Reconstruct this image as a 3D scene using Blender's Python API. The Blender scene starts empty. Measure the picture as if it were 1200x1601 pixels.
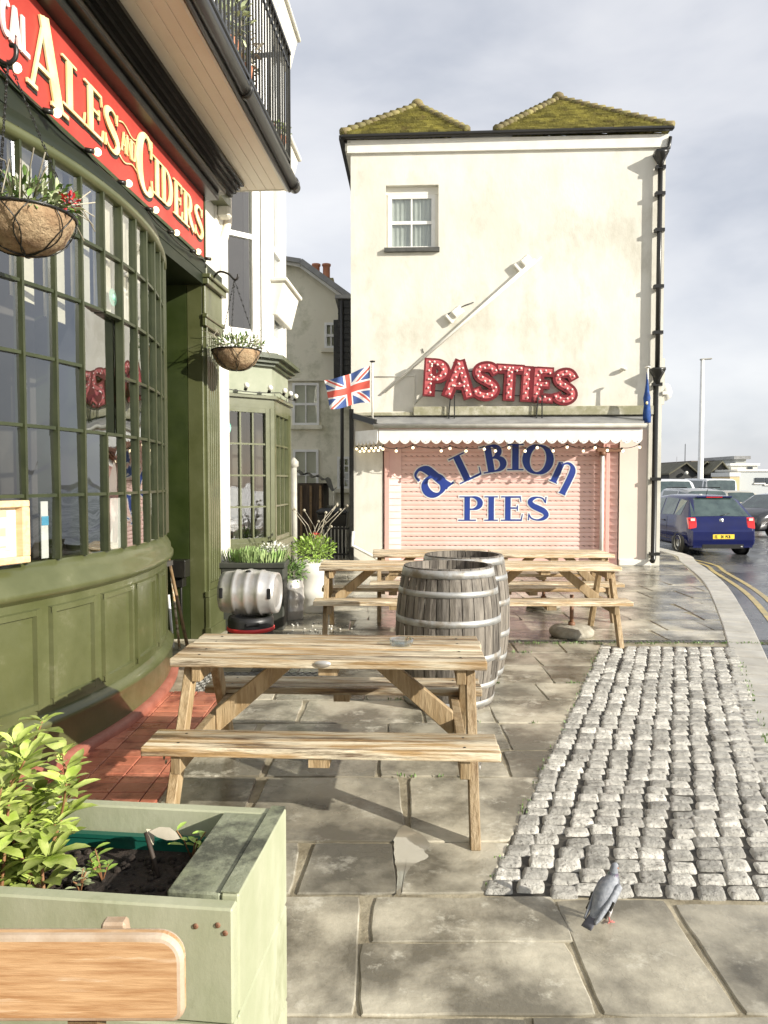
import bpy, math, random
from mathutils import Matrix, Vector, noise
R = math.radians
rng = random.Random(7)
scene = bpy.context.scene

# ---------------------------------------------------------------- camera
CAMH = 1.58; PITCH = R(2.40); FPX = 1156.0
cam_data = bpy.data.cameras.new('camera'); cam = bpy.data.objects.new('camera', cam_data)
scene.collection.objects.link(cam); scene.camera = cam
cam.location = (0, 0, CAMH); cam.rotation_euler = (R(90) - PITCH, 0, 0)
cam_data.sensor_fit = 'VERTICAL'; cam_data.sensor_height = 36; cam_data.lens = 36 * FPX / 1601
cam_data.clip_start = 0.05; cam_data.clip_end = 2000

# ---------------------------------------------------------------- sky and sun
SUN = Vector((.70, -.40, .33)).normalized()
world = bpy.data.worlds.new('World'); scene.world = world; world.use_nodes = True
wn = world.node_tree.nodes; wl = world.node_tree.links; wn.clear()
wo = wn.new('ShaderNodeOutputWorld'); bg = wn.new('ShaderNodeBackground'); bg.inputs[1].default_value = .135
sky = wn.new('ShaderNodeTexSky'); sky.sky_type = 'NISHITA'; sky.sun_disc = False
sky.sun_elevation = math.asin(SUN.z); sky.sun_rotation = math.atan2(SUN.x, SUN.y)
tc = wn.new('ShaderNodeTexCoord'); mp = wn.new('ShaderNodeMapping'); mp.inputs['Scale'].default_value = (1, 1, 2.1)
n1 = wn.new('ShaderNodeTexNoise'); n1.inputs['Scale'].default_value = 2.1; n1.inputs['Detail'].default_value = 6; n1.inputs['Roughness'].default_value = .5
n1.inputs['Distortion'].default_value = .25
rp = wn.new('ShaderNodeValToRGB'); e = rp.color_ramp.elements
e[0].position = .36; e[0].color = (2.4, 2.55, 2.9, 1); e[1].position = .68; e[1].color = (4.7, 4.65, 4.65, 1)
m_ = rp.color_ramp.elements.new(.5); m_.color = (3.6, 3.65, 3.85, 1)
mx = wn.new('ShaderNodeMixRGB'); mx.inputs[0].default_value = .88
wl.new(tc.outputs['Generated'], mp.inputs[0]); wl.new(mp.outputs[0], n1.inputs['Vector']); wl.new(n1.outputs['Fac'], rp.inputs[0])
wl.new(sky.outputs[0], mx.inputs[1]); wl.new(rp.outputs[0], mx.inputs[2]); wl.new(mx.outputs[0], bg.inputs[0]); wl.new(bg.outputs[0], wo.inputs[0])
sd = bpy.data.lights.new('sun', 'SUN'); sun = bpy.data.objects.new('sun', sd); scene.collection.objects.link(sun)
sd.energy = 4.4; sd.angle = R(.5); sd.color = (1, .945, .85); sun.location = (20, -12, 20)
sun.rotation_euler = (-SUN).to_track_quat('-Z', 'Y').to_euler()
scene.view_settings.view_transform = 'Standard'; scene.view_settings.look = 'None'
scene.view_settings.exposure = 0.73; scene.view_settings.gamma = 1
scene.cycles.max_bounces = 6; scene.cycles.transparent_max_bounces = 12

# ---------------------------------------------------------------- helpers: picture measurements turned into places
def ray(px, py):
    v = Vector(((px - 600) / FPX, -(py - 800.5) / FPX, -1)); v.rotate(cam.rotation_euler); return v
def PX(px, py, Y):
    d = ray(px, py); t = Y / d.y; return Vector((0, 0, CAMH)) + d * t
def GND(px, py, z=0):
    d = ray(px, py); t = (z - CAMH) / d.z; return Vector((0, 0, CAMH)) + d * t
def onplane(px, py, M, axis, off):          # local coordinates of the pixel's hit on local plane axis=off
    Mi = M.inverted(); o = Mi @ Vector((0, 0, CAMH)); q = Mi @ (Vector((0, 0, CAMH)) + ray(px, py)); d = q - o
    return o + d * ((off - o[axis]) / d[axis])

# ---------------------------------------------------------------- materials
def lin(c): return tuple(((x / 255) / 12.92 if x <= 10 else ((x / 255 + .055) / 1.055) ** 2.4) for x in c)
MATS = {}
def mat(name, c1, c2=None, scale=4, rough=.6, rough2=None, bump=0, bscale=None, rnd=0, metal=0, stretch=(1, 1, 1), det=6, lo=.38, hi=.62, c3=None, s3=1.5, lo3=.5, hi3=.65, emit=None, ior=None, coat=0, rscale=None, spec=None, terr=0):
    if name in MATS: return MATS[name]
    m = bpy.data.materials.new(name); m.use_nodes = True; nt = m.node_tree; N = nt.nodes; L = nt.links; b = N['Principled BSDF']
    c1 = tuple(c1); c2 = tuple(c2) if c2 else c1
    t = N.new('ShaderNodeTexCoord'); mpn = N.new('ShaderNodeMapping'); mpn.inputs['Scale'].default_value = stretch; L.new(t.outputs['Object'], mpn.inputs[0])
    def nz(s, d=det, r=.6):
        n = N.new('ShaderNodeTexNoise'); n.inputs['Scale'].default_value = s; n.inputs['Detail'].default_value = d; n.inputs['Roughness'].default_value = r; L.new(mpn.outputs[0], n.inputs['Vector']); return n
    def ramp(src, a, bb):
        r = N.new('ShaderNodeMapRange'); r.inputs[1].default_value = a; r.inputs[2].default_value = bb; L.new(src, r.inputs[0]); return r.outputs[0]
    n = nz(scale); f = ramp(n.outputs['Fac'], lo, hi)
    mxx = N.new('ShaderNodeMixRGB'); mxx.inputs[1].default_value = (*c1, 1); mxx.inputs[2].default_value = (*c2, 1); L.new(f, mxx.inputs[0]); col = mxx.outputs[0]
    if c3:
        n3 = nz(s3, 8, .7); f3 = ramp(n3.outputs['Fac'], lo3, hi3); m3 = N.new('ShaderNodeMixRGB'); L.new(f3, m3.inputs[0]); L.new(col, m3.inputs[1]); m3.inputs[2].default_value = (*c3, 1); col = m3.outputs[0]
    if rnd:
        at = N.new('ShaderNodeAttribute'); at.attribute_name = 'rnd'; sc = N.new('ShaderNodeMapRange'); sc.inputs[3].default_value = 1 - rnd; sc.inputs[4].default_value = 1 + rnd; L.new(at.outputs['Fac'], sc.inputs[0])
        mm = N.new('ShaderNodeVectorMath'); mm.operation = 'SCALE'; L.new(col, mm.inputs[0]); L.new(sc.outputs[0], mm.inputs['Scale']); col = mm.outputs[0]
    L.new(col, b.inputs['Base Color']); b.inputs['Metallic'].default_value = metal; b.inputs['Roughness'].default_value = rough
    if spec is not None: b.inputs['Specular IOR Level'].default_value = spec
    if ior: b.inputs['IOR'].default_value = ior
    if coat: b.inputs['Coat Weight'].default_value = coat; b.inputs['Coat Roughness'].default_value = .05
    if rough2 is not None:
        nr = nz(rscale or scale * .7, 5); rr = N.new('ShaderNodeMapRange'); rr.inputs[1].default_value = .4; rr.inputs[2].default_value = .62; rr.inputs[3].default_value = rough; rr.inputs[4].default_value = rough2; L.new(nr.outputs['Fac'], rr.inputs[0]); L.new(rr.outputs[0], b.inputs['Roughness'])
    if bump and terr:
        ns = nz(terr, 4, .5); mu = N.new('ShaderNodeMath'); mu.operation = 'SNAP'; mu.inputs[1].default_value = .055; L.new(ns.outputs['Fac'], mu.inputs[0]); nf = nz(bscale or scale * 2, 8, .65)
        ad = N.new('ShaderNodeMath'); ad.operation = 'MULTIPLY_ADD'; ad.inputs[1].default_value = .45; L.new(nf.outputs['Fac'], ad.inputs[0]); mu2 = N.new('ShaderNodeMath'); mu2.operation = 'MULTIPLY'; mu2.inputs[1].default_value = 2.0; L.new(mu.outputs[0], mu2.inputs[0]); L.new(mu2.outputs[0], ad.inputs[2])
        bn = N.new('ShaderNodeBump'); bn.inputs['Strength'].default_value = .8; bn.inputs['Distance'].default_value = .01 * bump; L.new(ad.outputs[0], bn.inputs['Height']); L.new(bn.outputs[0], b.inputs['Normal'])
    elif bump:
        nb = nz(bscale or scale * 2, 8, .65); bn = N.new('ShaderNodeBump'); bn.inputs['Strength'].default_value = min(1, bump); bn.inputs['Distance'].default_value = .01 * max(1, bump); L.new(nb.outputs['Fac'], bn.inputs['Height']); L.new(bn.outputs[0], b.inputs['Normal'])
    if emit: b.inputs['Emission Color'].default_value = (*emit[0], 1); b.inputs['Emission Strength'].default_value = emit[1]
    MATS[name] = m; return m
def glassmat(name, tint=(.55, .6, .58), r0=.10, mixr=.0, rough=.015, wob=0.35):
    m = bpy.data.materials.new(name); m.use_nodes = True; nt = m.node_tree; N = nt.nodes; L = nt.links; N.clear()
    o = N.new('ShaderNodeOutputMaterial'); mxs = N.new('ShaderNodeMixShader'); t = N.new('ShaderNodeBsdfTransparent'); g = N.new('ShaderNodeBsdfGlossy'); g.inputs['Roughness'].default_value = rough
    t.inputs[0].default_value = (*tint, 1); g.inputs[0].default_value = (.95, .97, 1, 1)
    lw = N.new('ShaderNodeLayerWeight'); lw.inputs[0].default_value = .5
    mr = N.new('ShaderNodeMath'); mr.operation = 'POWER'; mr.inputs[1].default_value = 1.7; L.new(lw.outputs['Facing'], mr.inputs[0])
    ma = N.new('ShaderNodeMapRange'); ma.inputs[3].default_value = r0; ma.inputs[4].default_value = 1; L.new(mr.outputs[0], ma.inputs[0])
    L.new(ma.outputs[0], mxs.inputs[0]); L.new(t.outputs[0], mxs.inputs[1]); L.new(g.outputs[0], mxs.inputs[2]); L.new(mxs.outputs[0], o.inputs[0])
    tcn = N.new('ShaderNodeTexCoord'); nb = N.new('ShaderNodeTexNoise'); nb.inputs['Scale'].default_value = 3.5; nb.inputs['Detail'].default_value = 1; L.new(tcn.outputs['Object'], nb.inputs['Vector'])
    bn = N.new('ShaderNodeBump'); bn.inputs['Strength'].default_value = wob; bn.inputs['Distance'].default_value = .02; L.new(nb.outputs['Fac'], bn.inputs['Height']); L.new(bn.outputs[0], g.inputs['Normal'])
    MATS[name] = m; return m

# ---------------------------------------------------------------- mesh collector
COL = scene.collection
class MB:
    def __init__(s, M=None): s.v = []; s.f = []; s.r = []; s.mi = []; s.M = M or Matrix(); s.cur = .5; s.mat = 0; s.sm = False; s.s = []
    def rn(s): s.cur = rng.random(); return s
    def add(s, vs, fs, new=True):
        if new: s.rn()
        b = len(s.v); s.v += [s.M @ Vector(p) for p in vs]
        for f in fs: s.f.append([b + i for i in f]); s.r.append(s.cur); s.mi.append(s.mat); s.s.append(s.sm)
    def box(s, x0, x1, y0, y1, z0, z1, M=None, jit=0):
        vs = [Vector((x, y, z)) for z in (z0, z1) for y in (y0, y1) for x in (x0, x1)]
        if jit: vs = [v + Vector((rng.uniform(-jit, jit), rng.uniform(-jit, jit), rng.uniform(-jit, jit))) for v in vs]
        if M: vs = [M @ v for v in vs]
        s.add(vs, [(0, 2, 3, 1), (4, 5, 7, 6), (0, 1, 5, 4), (2, 6, 7, 3), (0, 4, 6, 2), (1, 3, 7, 5)])
    def beam(s, a, b, w, h, up=(0, 0, 1)):      # box from a to b, w across, h along up
        a = Vector(a); b = Vector(b); d = b - a; l = d.length; d.normalize(); u = Vector(up); x = d.cross(u)
        if x.length < 1e-4: x = d.cross(Vector((0, 1, 0)))
        x.normalize(); u = x.cross(d)
        M = Matrix((( x.x, d.x, u.x, a.x), (x.y, d.y, u.y, a.y), (x.z, d.z, u.z, a.z), (0, 0, 0, 1)))
        s.box(-w / 2, w / 2, 0, l, -h / 2, h / 2, M)
    def prism(s, poly, z0, z1, M=None):          # poly ccw in xy, extruded in z
        n = len(poly); vs = [Vector((p[0], p[1], z0)) for p in poly] + [Vector((p[0], p[1], z1)) for p in poly]
        if M: vs = [M @ v for v in vs]
        s.add(vs, [tuple(range(n))[::-1], tuple(range(n, 2 * n))] + [(i, (i + 1) % n, n + (i + 1) % n, n + i) for i in range(n)])
    def loft(s, rings, closed=True, cap=True, new=True):
        n = len(rings[0]); vs = [p for r in rings for p in r]; fs = []
        for i in range(len(rings) - 1):
            for j in range(n if closed else n - 1):
                k = (j + 1) % n; fs.append((i * n + j, i * n + k, (i + 1) * n + k, (i + 1) * n + j))
        if cap and closed: fs.append(tuple(range(n))[::-1]); fs.append(tuple((len(rings) - 1) * n + j for j in range(n)))
        s.add(vs, fs, new)
    def tube(s, pts, r, seg=8, cap=True, rr=None):
        pts = [Vector(p) for p in pts]; rings = []; up = None
        for i, p in enumerate(pts):
            d = (pts[min(i + 1, len(pts) - 1)] - pts[max(i - 1, 0)]); d.normalize() if d.length > 0 else None
            if up is None: up = Vector((0, 0, 1)) if abs(d.z) < .9 else Vector((1, 0, 0))
            x = d.cross(up); x.normalize(); up = x.cross(d)
            q = rr[i] if rr else r; qa, qb = (q if isinstance(q, tuple) else (q, q))
            rings.append([p + x * (qa * math.cos(2 * math.pi * k / seg)) + up * (qb * math.sin(2 * math.pi * k / seg)) for k in range(seg)])
        o = s.sm; s.sm = True; s.loft(rings, True, cap); s.sm = o
    def lathe(s, prof, seg=24, M=None, a0=0, a1=2 * math.pi, cap=False):
        M = M or Matrix(); full = abs(a1 - a0 - 2 * math.pi) < 1e-6; n = seg if full else seg + 1
        rings = [[M @ Vector((r * math.cos(a0 + (a1 - a0) * k / seg), r * math.sin(a0 + (a1 - a0) * k / seg), z)) for k in range(n)] for r, z in prof]
        o = s.sm; s.sm = True; s.loft(rings, full, cap); s.sm = o
    def ball(s, c, r, seg=10, rings=6):
        c = Vector(c); r3 = r if isinstance(r, (tuple, list)) else (r, r, r)
        rg = []
        for i in range(rings + 1):
            a = -math.pi / 2 + math.pi * i / rings; ca = max(math.cos(a), .02)
            rg.append([c + Vector((r3[0] * ca * math.cos(2 * math.pi * k / seg), r3[1] * ca * math.sin(2 * math.pi * k / seg), r3[2] * math.sin(a))) for k in range(seg)])
        o = s.sm; s.sm = True; s.loft(rg); s.sm = o
    def leaf(s, p, d, up, l, w, curl=.15, fold=.25):
        p = Vector(p); d = Vector(d).normalized(); x = d.cross(Vector(up))
        if x.length < 1e-3: x = Vector((1, 0, 0))
        x.normalize(); u = x.cross(d); c = [(0, 0), (.3, .8), (.62, 1), (.85, .6), (1, 0)]; vs = []; 
        for t, ww in c:
            q = p + d * (l * t) - u * (curl * l * t * t)
            if ww == 0: vs.append(q)
            else: vs += [q - x * (w * ww / 2) + u * fold * w * ww / 2, q, q + x * (w * ww / 2) + u * fold * w * ww / 2]
        o = s.sm; s.sm = True
        s.add(vs, [(0, 2, 1), (0, 3, 2), (1, 2, 5, 4), (2, 3, 6, 5), (4, 5, 8, 7), (5, 6, 9, 8), (7, 8, 10), (8, 9, 10)]); s.sm = o
    def build(s, name, m, parent=None, bevel=0, local=False, seg=1):
        me = bpy.data.meshes.new(name)
        vs = s.v
        if parent is not None and not local:
            Pi = WM[parent].inverted(); vs = [Pi @ v for v in vs]
        me.from_pydata([tuple(v) for v in vs], [], s.f)
        ms = m if isinstance(m, (list, tuple)) else [m]
        for k in ms: me.materials.append(k)
        a = me.color_attributes.new('rnd', 'FLOAT_COLOR', 'CORNER'); buf = []
        for f, r in zip(s.f, s.r): buf += [r, r, r, 1] * len(f)
        a.data.foreach_set('color', buf)
        me.polygons.foreach_set('material_index', s.mi); me.polygons.foreach_set('use_smooth', s.s); me.update()
        o = bpy.data.objects.new(name, me); COL.objects.link(o)
        if parent is not None: o.parent = parent; WM[o] = WM[parent].copy()
        else: WM[o] = Matrix()
        if bevel:
            b = o.modifiers.new('bevel', 'BEVEL'); b.width = bevel; b.segments = seg; b.limit_method = 'ANGLE'; b.angle_limit = R(40)
        return o
WM = {}
def thing(name, label, cat, loc=(0, 0, 0), rz=0, group=None, M=None):
    o = bpy.data.objects.new(name, None); COL.objects.link(o); o.empty_display_size = .2
    if M is None: M = Matrix.Translation(loc) @ Matrix.Rotation(rz, 4, 'Z')
    o.matrix_world = M; o.location = M.to_translation(); o.rotation_euler = M.to_euler(); o.scale = M.to_scale(); WM[o] = M.copy()
    o['label'] = label; o['category'] = cat
    if group: o['group'] = group
    return o
def tag(o, label, cat, group=None, kind=None):
    o['label'] = label; o['category'] = cat
    if group: o['group'] = group
    if kind: o['kind'] = kind
    return o
def struct(o): o['kind'] = 'structure'; return o
def copytree(o, loc=None, rz=None, label=None, parent=None):
    c = o.copy(); COL.objects.link(c)
    if parent: c.parent = parent
    if loc is not None: c.location = loc
    if rz is not None: c.rotation_euler = (0, 0, rz)
    if label: c['label'] = label
    for ch in list(o.children): copytree(ch, parent=c)
    return c
def clip(poly, n, c):     # keep n.p <= c
    out = []
    for i in range(len(poly)):
        a, b = poly[i], poly[(i + 1) % len(poly)]; da = n[0] * a[0] + n[1] * a[1] - c; db = n[0] * b[0] + n[1] * b[1] - c
        if da <= 0: out.append(a)
        if da * db < 0: t = da / (da - db); out.append((a[0] + (b[0] - a[0]) * t, a[1] + (b[1] - a[1]) * t))
    return out
def area(p): return .5 * sum(p[i][0] * p[(i + 1) % len(p)][1] - p[(i + 1) % len(p)][0] * p[i][1] for i in range(len(p)))
def leftof(a, b):  # half plane left of a->b
    n = (b[1] - a[1], -(b[0] - a[0])); return n, n[0] * a[0] + n[1] * a[1]

# ---------------------------------------------------------------- lettering: strokes with thick and thin widths
def cat_rom(pts, n=5):
    out = []
    for i in range(len(pts) - 1):
        p0, p1, p2, p3 = pts[max(i - 1, 0)], pts[i], pts[i + 1], pts[min(i + 2, len(pts) - 1)]
        for k in range(n):
            t = k / n; out.append(tuple(.5 * (2 * b + (c - a) * t + (2 * a - 5 * b + 4 * c - d) * t * t + (3 * b - a - 3 * c + d) * t ** 3) for a, b, c, d in zip(p0, p1, p2, p3)))
    out.append(tuple(pts[-1])); return out
def arc(cx, cy, rx, ry, a0, a1, t, T, n=18):
    o = []
    for i in range(n + 1):
        a = R(a0 + (a1 - a0) * i / n); o.append((cx + rx * math.cos(a), cy + ry * math.sin(a), t + (T - t) * abs(math.cos(a)) ** 1.3))
    return o
def glyph(ch, T=.17, t=.06, sf=True):
    S = []; h = T / 2; adv = .6
    def st(x, y0=0, y1=1, w=T): S.append([(x, y0, w), (x, y1, w)])
    def serif(x, y, w=T * 1.9):
        if sf: S.append([(x - w / 2, y, .05), (x + w / 2, y, .05)])
    e = .025 if sf else t / 2
    if ch == 'I': st(h + .06); serif(h + .06, .02); serif(h + .06, .98); adv = T + .12
    elif ch in 'LE':
        st(h + .06); serif(h + .06, .02); serif(h + .06, .98); x = h + .06; xr = .6
        S.append([(x, e, t * 1.1), (xr, e, t * 1.1)]); adv = .64
        if sf: S.append([(xr - .015, 0, .05), (xr + .03, .27, .03)])
        if ch == 'E':
            S.append([(x, 1 - e, t * 1.1), (xr - .03, 1 - e, t * 1.1)]); S.append([(x, .52, t), (xr - .12, .52, t)])
            if sf: S.append([(xr - .05, 1, .05), (xr - .02, .77, .03)]); S.append([(xr - .13, .41, .04), (xr - .13, .63, .04)])
    elif ch == 'T':
        st(.34); serif(.34, .02); S.append([(.02, 1 - e, t * 1.1), (.66, 1 - e, t * 1.1)]); adv = .68
        if sf: S.append([(.04, 1, .05), (.02, .76, .03)]); S.append([(.64, 1, .05), (.66, .76, .03)])
    elif ch == 'P':
        st(h + .06); serif(h + .06, .02, T * 2.1); x = h + .06; serif(x - .03, .98, T * 1.6); r = .24 - (0 if sf else .02)
        S.append([(x, 1 - e, t), (.3, 1 - e, t)]); S.append([(x, .47, t), (.3, .47, t)]); S.append(arc(.3, .735 - e / 2, .22, .265 - e / 2, -90, 90, t, T)); adv = .62
    elif ch == 'R':
        st(h + .06); serif(h + .06, .02, T * 1.9); x = h + .06; serif(x - .03, .98, T * 1.6)
        S.append([(x, 1 - e, t), (.28, 1 - e, t)]); S.append([(x, .5, t), (.3, .5, t)]); S.append(arc(.28, .75 - e / 2, .2, .25 - e / 2, -90, 90, t, T))
        S.append([(.32, .48, T * .8), (.5, .2, T), (.66, .03, T * .7)]); adv = .7
    elif ch == 'B':
        st(h + .06); x = h + .06; serif(x - .03, .98, T * 1.6); serif(x - .03, .02, T * 1.6)
        S.append([(x, 1 - e, t), (.3, 1 - e, t)]); S.append([(x, .52, t), (.32, .52, t)]); S.append([(x, e, t), (.32, e, t)])
        S.append(arc(.28, .76 - e / 2, .2, .24 - e / 2, -90, 90, t, T)); S.append(arc(.32, .26 + e / 2, .24, .26 - e / 2, -90, 90, t, T)); adv = .66
    elif ch == 'D':
        st(h + .06); x = h + .06; serif(x - .03, .98, T * 1.6); serif(x - .03, .02, T * 1.6)
        S.append([(x, 1 - e, t), (.26, 1 - e, t)]); S.append([(x, e, t), (.26, e, t)]); S.append(arc(.24, .5, .4, .5 - e, -90, 90, t, T)); adv = .76
    elif ch == 'A':
        S.append([(.08, .0, t if sf else T), (.36, 1, t if sf else T)]); S.append([(.34, 1, T), (.64, 0, T)]); S.append([(.18, .33, t), (.54, .33, t)]); adv = .74
        serif(.08, .02, .2); serif(.66, .02, T * 1.7)
    elif ch == 'N':
        st(.08, w=t); serif(.08, .02, .2); S.append([(.1, .98, T), (.6, .02, T)]); st(.62, w=t); serif(.62, .98, .2); serif(.06, .98, .14); adv = .72
    elif ch == 'S':
        k = [(.49, .76, .05), (.43, .91, .06), (.29, .965, t), (.14, .89, T * .7), (.09, .75, T * .9), (.17, .61, T), (.32, .5, T * 1.05), (.47, .38, T), (.53, .22, T * .85), (.44, .08, T * .6), (.28, .03, t), (.13, .1, .06), (.06, .26, .05)]
        if not sf: k = [(a, b, T * .9) for a, b, c in [(.52, .76, 0), (.43, .9, 0), (.29, .93, 0), (.14, .86, 0), (.1, .73, 0), (.17, .6, 0), (.31, .51, 0), (.46, .4, 0), (.52, .25, 0), (.44, .11, 0), (.29, .06, 0), (.13, .12, 0), (.08, .24, 0)]]
        S.append(cat_rom(k, 4)); adv = .62
        if sf: S.append([(.5, .72, .04), (.52, .98, .045)]); S.append([(.06, .3, .04), (.05, .02, .045)])
    elif ch == 'C':
        S.append(arc(.42, .5, .34, .5 - e, 48, 312, t, T * 1.1, 26)); adv = .76
        if sf: S.append([(.66, .68, .05), (.67, .98, .05)]); S.append([(.66, .32, .04), (.7, .1, .04)])
    elif ch == 'O': S.append(arc(.43, .5, .36, .47, 0, 360, t, T * 1.05, 32)); adv = .86
    elif ch == 'n':
        S.append([(.12, -.02, T), (.12, .8, T)]); S.append([(.02, .8, .05), (.16, .86, .05)]); serif(.12, 0, .26)
        S.append(cat_rom([(.12, .72, .06), (.28, .92, .09), (.44, .9, .14), (.54, .7, T), (.55, .3, T), (.53, -.3, T)], 5)); S.append([(.42, -.3, .05), (.64, -.3, .05)]); adv = .74
    elif ch == 'a':
        S.append(arc(.34, .31, .24, .3, 60, 400, .09, T, 26)); S.append(cat_rom([(.08, .78, .05), (.12, .93, .08), (.28, .99, .1), (.43, .85, T), (.5, .6, T), (.58, .2, T), (.64, .02, T)], 5)); S.append([(.1, .7, .09), (.1, .82, .05)]); S.append([(.58, .03, .06), (.8, .03, .06)]); adv = .82
    return S, adv
def text(mb, word, x0, y0, h, M, depth=.01, base=0.0, T=.17, t=.06, sf=True, xs=1.0, gap=.06, grow=0, warp=None, heights=None, at=None):
    """lay WORD on the plane of M (x along, y up, z out); each stroke a hair prouder than the last"""
    x = x0; k = 0
    for i, ch in enumerate(word):
        S, adv = glyph(ch, T, t, sf); hh = heights[i] if heights else h; yy = y0[i] if isinstance(y0, (list, tuple)) else y0; hx = hh * xs
        if at: x = at[i]
        mb.rn()
        for pl in S:
            q = [(x + a * hx, yy + b * hh, w * hh + 2 * grow) for a, b, w in pl]; n = len(q); Lp = []; Rp = []
            closed = abs(q[0][0] - q[-1][0]) < 1e-6 and abs(q[0][1] - q[-1][1]) < 1e-6
            for j, (a, b, w) in enumerate(q):
                p1 = q[max(j - 1, 0)]; p2 = q[min(j + 1, n - 1)]
                if closed and j in (0, n - 1): p1 = q[-2]; p2 = q[1]
                dx, dy = p2[0] - p1[0], p2[1] - p1[1]; l = math.hypot(dx, dy) or 1; dx /= l; dy /= l
                if grow and not closed:
                    if j == 0: a -= dx * grow; b -= dy * grow
                    if j == n - 1: a += dx * grow; b += dy * grow
                Lp.append((a - dy * w / 2, b + dx * w / 2)); Rp.append((a + dy * w / 2, b - dx * w / 2))
            if warp: Lp = [warp(*p) for p in Lp]; Rp = [warp(*p) for p in Rp]
            z1 = base + depth + .00035 * (k % 9); z0 = base + .00011 * (k % 9); k += 1
            vs = [M @ Vector((p[0], p[1], z1)) for p in Lp] + [M @ Vector((p[0], p[1], z1)) for p in Rp] + [M @ Vector((p[0], p[1], z0)) for p in Lp] + [M @ Vector((p[0], p[1], z0)) for p in Rp]
            fs = []
            for j in range(n - 1): fs += [(j, n + j, n + j + 1, j + 1), (2 * n + j, j, j + 1, 2 * n + j + 1), (n + j, 3 * n + j, 3 * n + j + 1, n + j + 1)]
            if not closed: fs += [(0, 2 * n, 3 * n, n), (n - 1, 2 * n - 1, 4 * n - 1, 3 * n - 1)]
            mb.add(vs, fs, False)
        x += (adv + gap) * hx
    return x
def seg(a, b, n): return [a + (b - a) * i / n for i in range(n + 1)]
# ---------------------------------------------------------------- the materials of the place
cream = mat('cream_render', (.62, .60, .515), (.73, .71, .625), 1.3, .75, bump=.5, bscale=9, c3=(.42, .40, .31), s3=1.1, lo3=.52, hi3=.78, stretch=(1, 1, .55), det=9)
white = mat('white_paint', (.80, .78, .70), (.72, .70, .62), 3, .5, bump=.1, bscale=20)
whitetrim = mat('white_trim', (.82, .82, .78), (.74, .73, .68), 5, .4)
soffitm = mat('soffit_boards', (.84, .76, .62), (.80, .71, .57), 2, .5)
olive = mat('olive_paint', (.075, .083, .03), (.10, .108, .045), 3, .28, .45, bump=.12, bscale=14, c3=(.17, .17, .10), s3=3.0, lo3=.60, hi3=.76, coat=.3)
olivedark = mat('dark_olive_paint', (.024, .036, .008), (.038, .052, .014), 3, .3, .5, bump=.1)
blackm = mat('black_paint', (.012, .012, .01), (.02, .02, .016), 6, .35, bump=.1)
plasticblk = mat('black_pipe', (.018, .017, .014), None, 4, .3)
redsign = mat('red_sign', (.38, .042, .03), (.46, .06, .042), 2, .35, .5)
gold = mat('gold_letter', (.86, .72, .30), (.90, .80, .46), 6, .4)
sage = mat('sage_paint', (.34, .36, .23), (.42, .43, .30), 3, .5, .8, bump=.12, bscale=30, c3=(.19, .20, .10), s3=2.0, lo3=.54, hi3=.74, stretch=(1.6, 1.6, 1))
sagetop = mat('sage_weathered', (.22, .24, .15), (.32, .34, .24), 5, .5, .8, bump=.5, bscale=30, c3=(.08, .085, .06), s3=7, lo3=.46, hi3=.60, rnd=.1)
pink = mat('pink_paint', (.80, .55, .49), (.74, .50, .43), 3, .5, bump=.1)
pinklight = mat('pale_pink_render', (.78, .66, .56), (.74, .62, .53), 1.5, .6)
bluem = mat('blue_lettering', (.014, .040, .24), (.018, .050, .28), 4, .5)
woodm = mat('weathered_pine', (.42, .27, .12), (.74, .65, .47), 2.0, .25, .6, bump=1.6, bscale=5, rnd=.32, stretch=(1.2, 14, 14), c3=(.13, .08, .04), s3=1.3, lo3=.51, hi3=.63, lo=.40, hi=.58)
wooddark = mat('damp_pine', (.20, .125, .055), (.30, .20, .10), 3, .5, .8, bump=.8, bscale=5, rnd=.2, stretch=(4, 4, 4), c3=(.09, .055, .03), s3=3)
benchm = mat('varnished_slat', (.40, .215, .095), (.60, .38, .20), 3, .35, .6, bump=.25, bscale=7, stretch=(2.2, 8, 30), c3=(.74, .58, .40), s3=1.3, lo3=.56, hi3=.68)
benchedge = mat('worn_pale_edge', (.34, .23, .14), (.50, .40, .30), 6, .5, .7, bump=.3)
oak = mat('grey_oak', (.12, .105, .085), (.22, .195, .16), 3, .6, .85, bump=.8, bscale=6, rnd=.35, stretch=(9, 9, 1.2), c3=(.055, .045, .035), s3=1.3, lo3=.50, hi3=.64)
hoopm = mat('galvanised_hoop', (.52, .52, .50), (.40, .40, .38), 8, .45, .7, metal=.6, c3=(.30, .26, .20), s3=6)
steel = mat('cask_steel', (.72, .70, .66), (.58, .56, .52), 6, .28, .45, metal=.7, bump=.15, bscale=12)
stone = mat('york_stone', (.12, .108, .080), (.43, .395, .305), 1.8, .02, .40, bump=1.6, bscale=9, terr=1.3, rnd=.32, c3=(.60, .57, .47), s3=4.5, lo3=.56, hi3=.74, rscale=1.0, det=10, lo=.42, hi=.60)
mortar = mat('sandy_mortar', (.42, .37, .26), (.20, .17, .11), 5, .5, .8, bump=1, bscale=20)
sett = mat('granite_sett', (.38, .365, .32), (.56, .54, .48), 12, .25, .6, bump=1.8, bscale=40, rnd=.34, c3=(.15, .14, .12), s3=55, lo3=.54, hi3=.64, lo=.40, hi=.60)
settbed = mat('sett_joint', (.022, .019, .014), (.07, .062, .048), 12, .7, bump=1)
tilem = mat('quarry_tile', (.40, .13, .075), (.54, .21, .13), 4, .25, .55, bump=.5, bscale=16, rnd=.22, c3=(.20, .055, .035), s3=5)
asphalt = mat('wet_asphalt', (.075, .078, .08), (.12, .122, .125), 3, .05, .35, bump=.4, bscale=40, rscale=.5)
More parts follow.
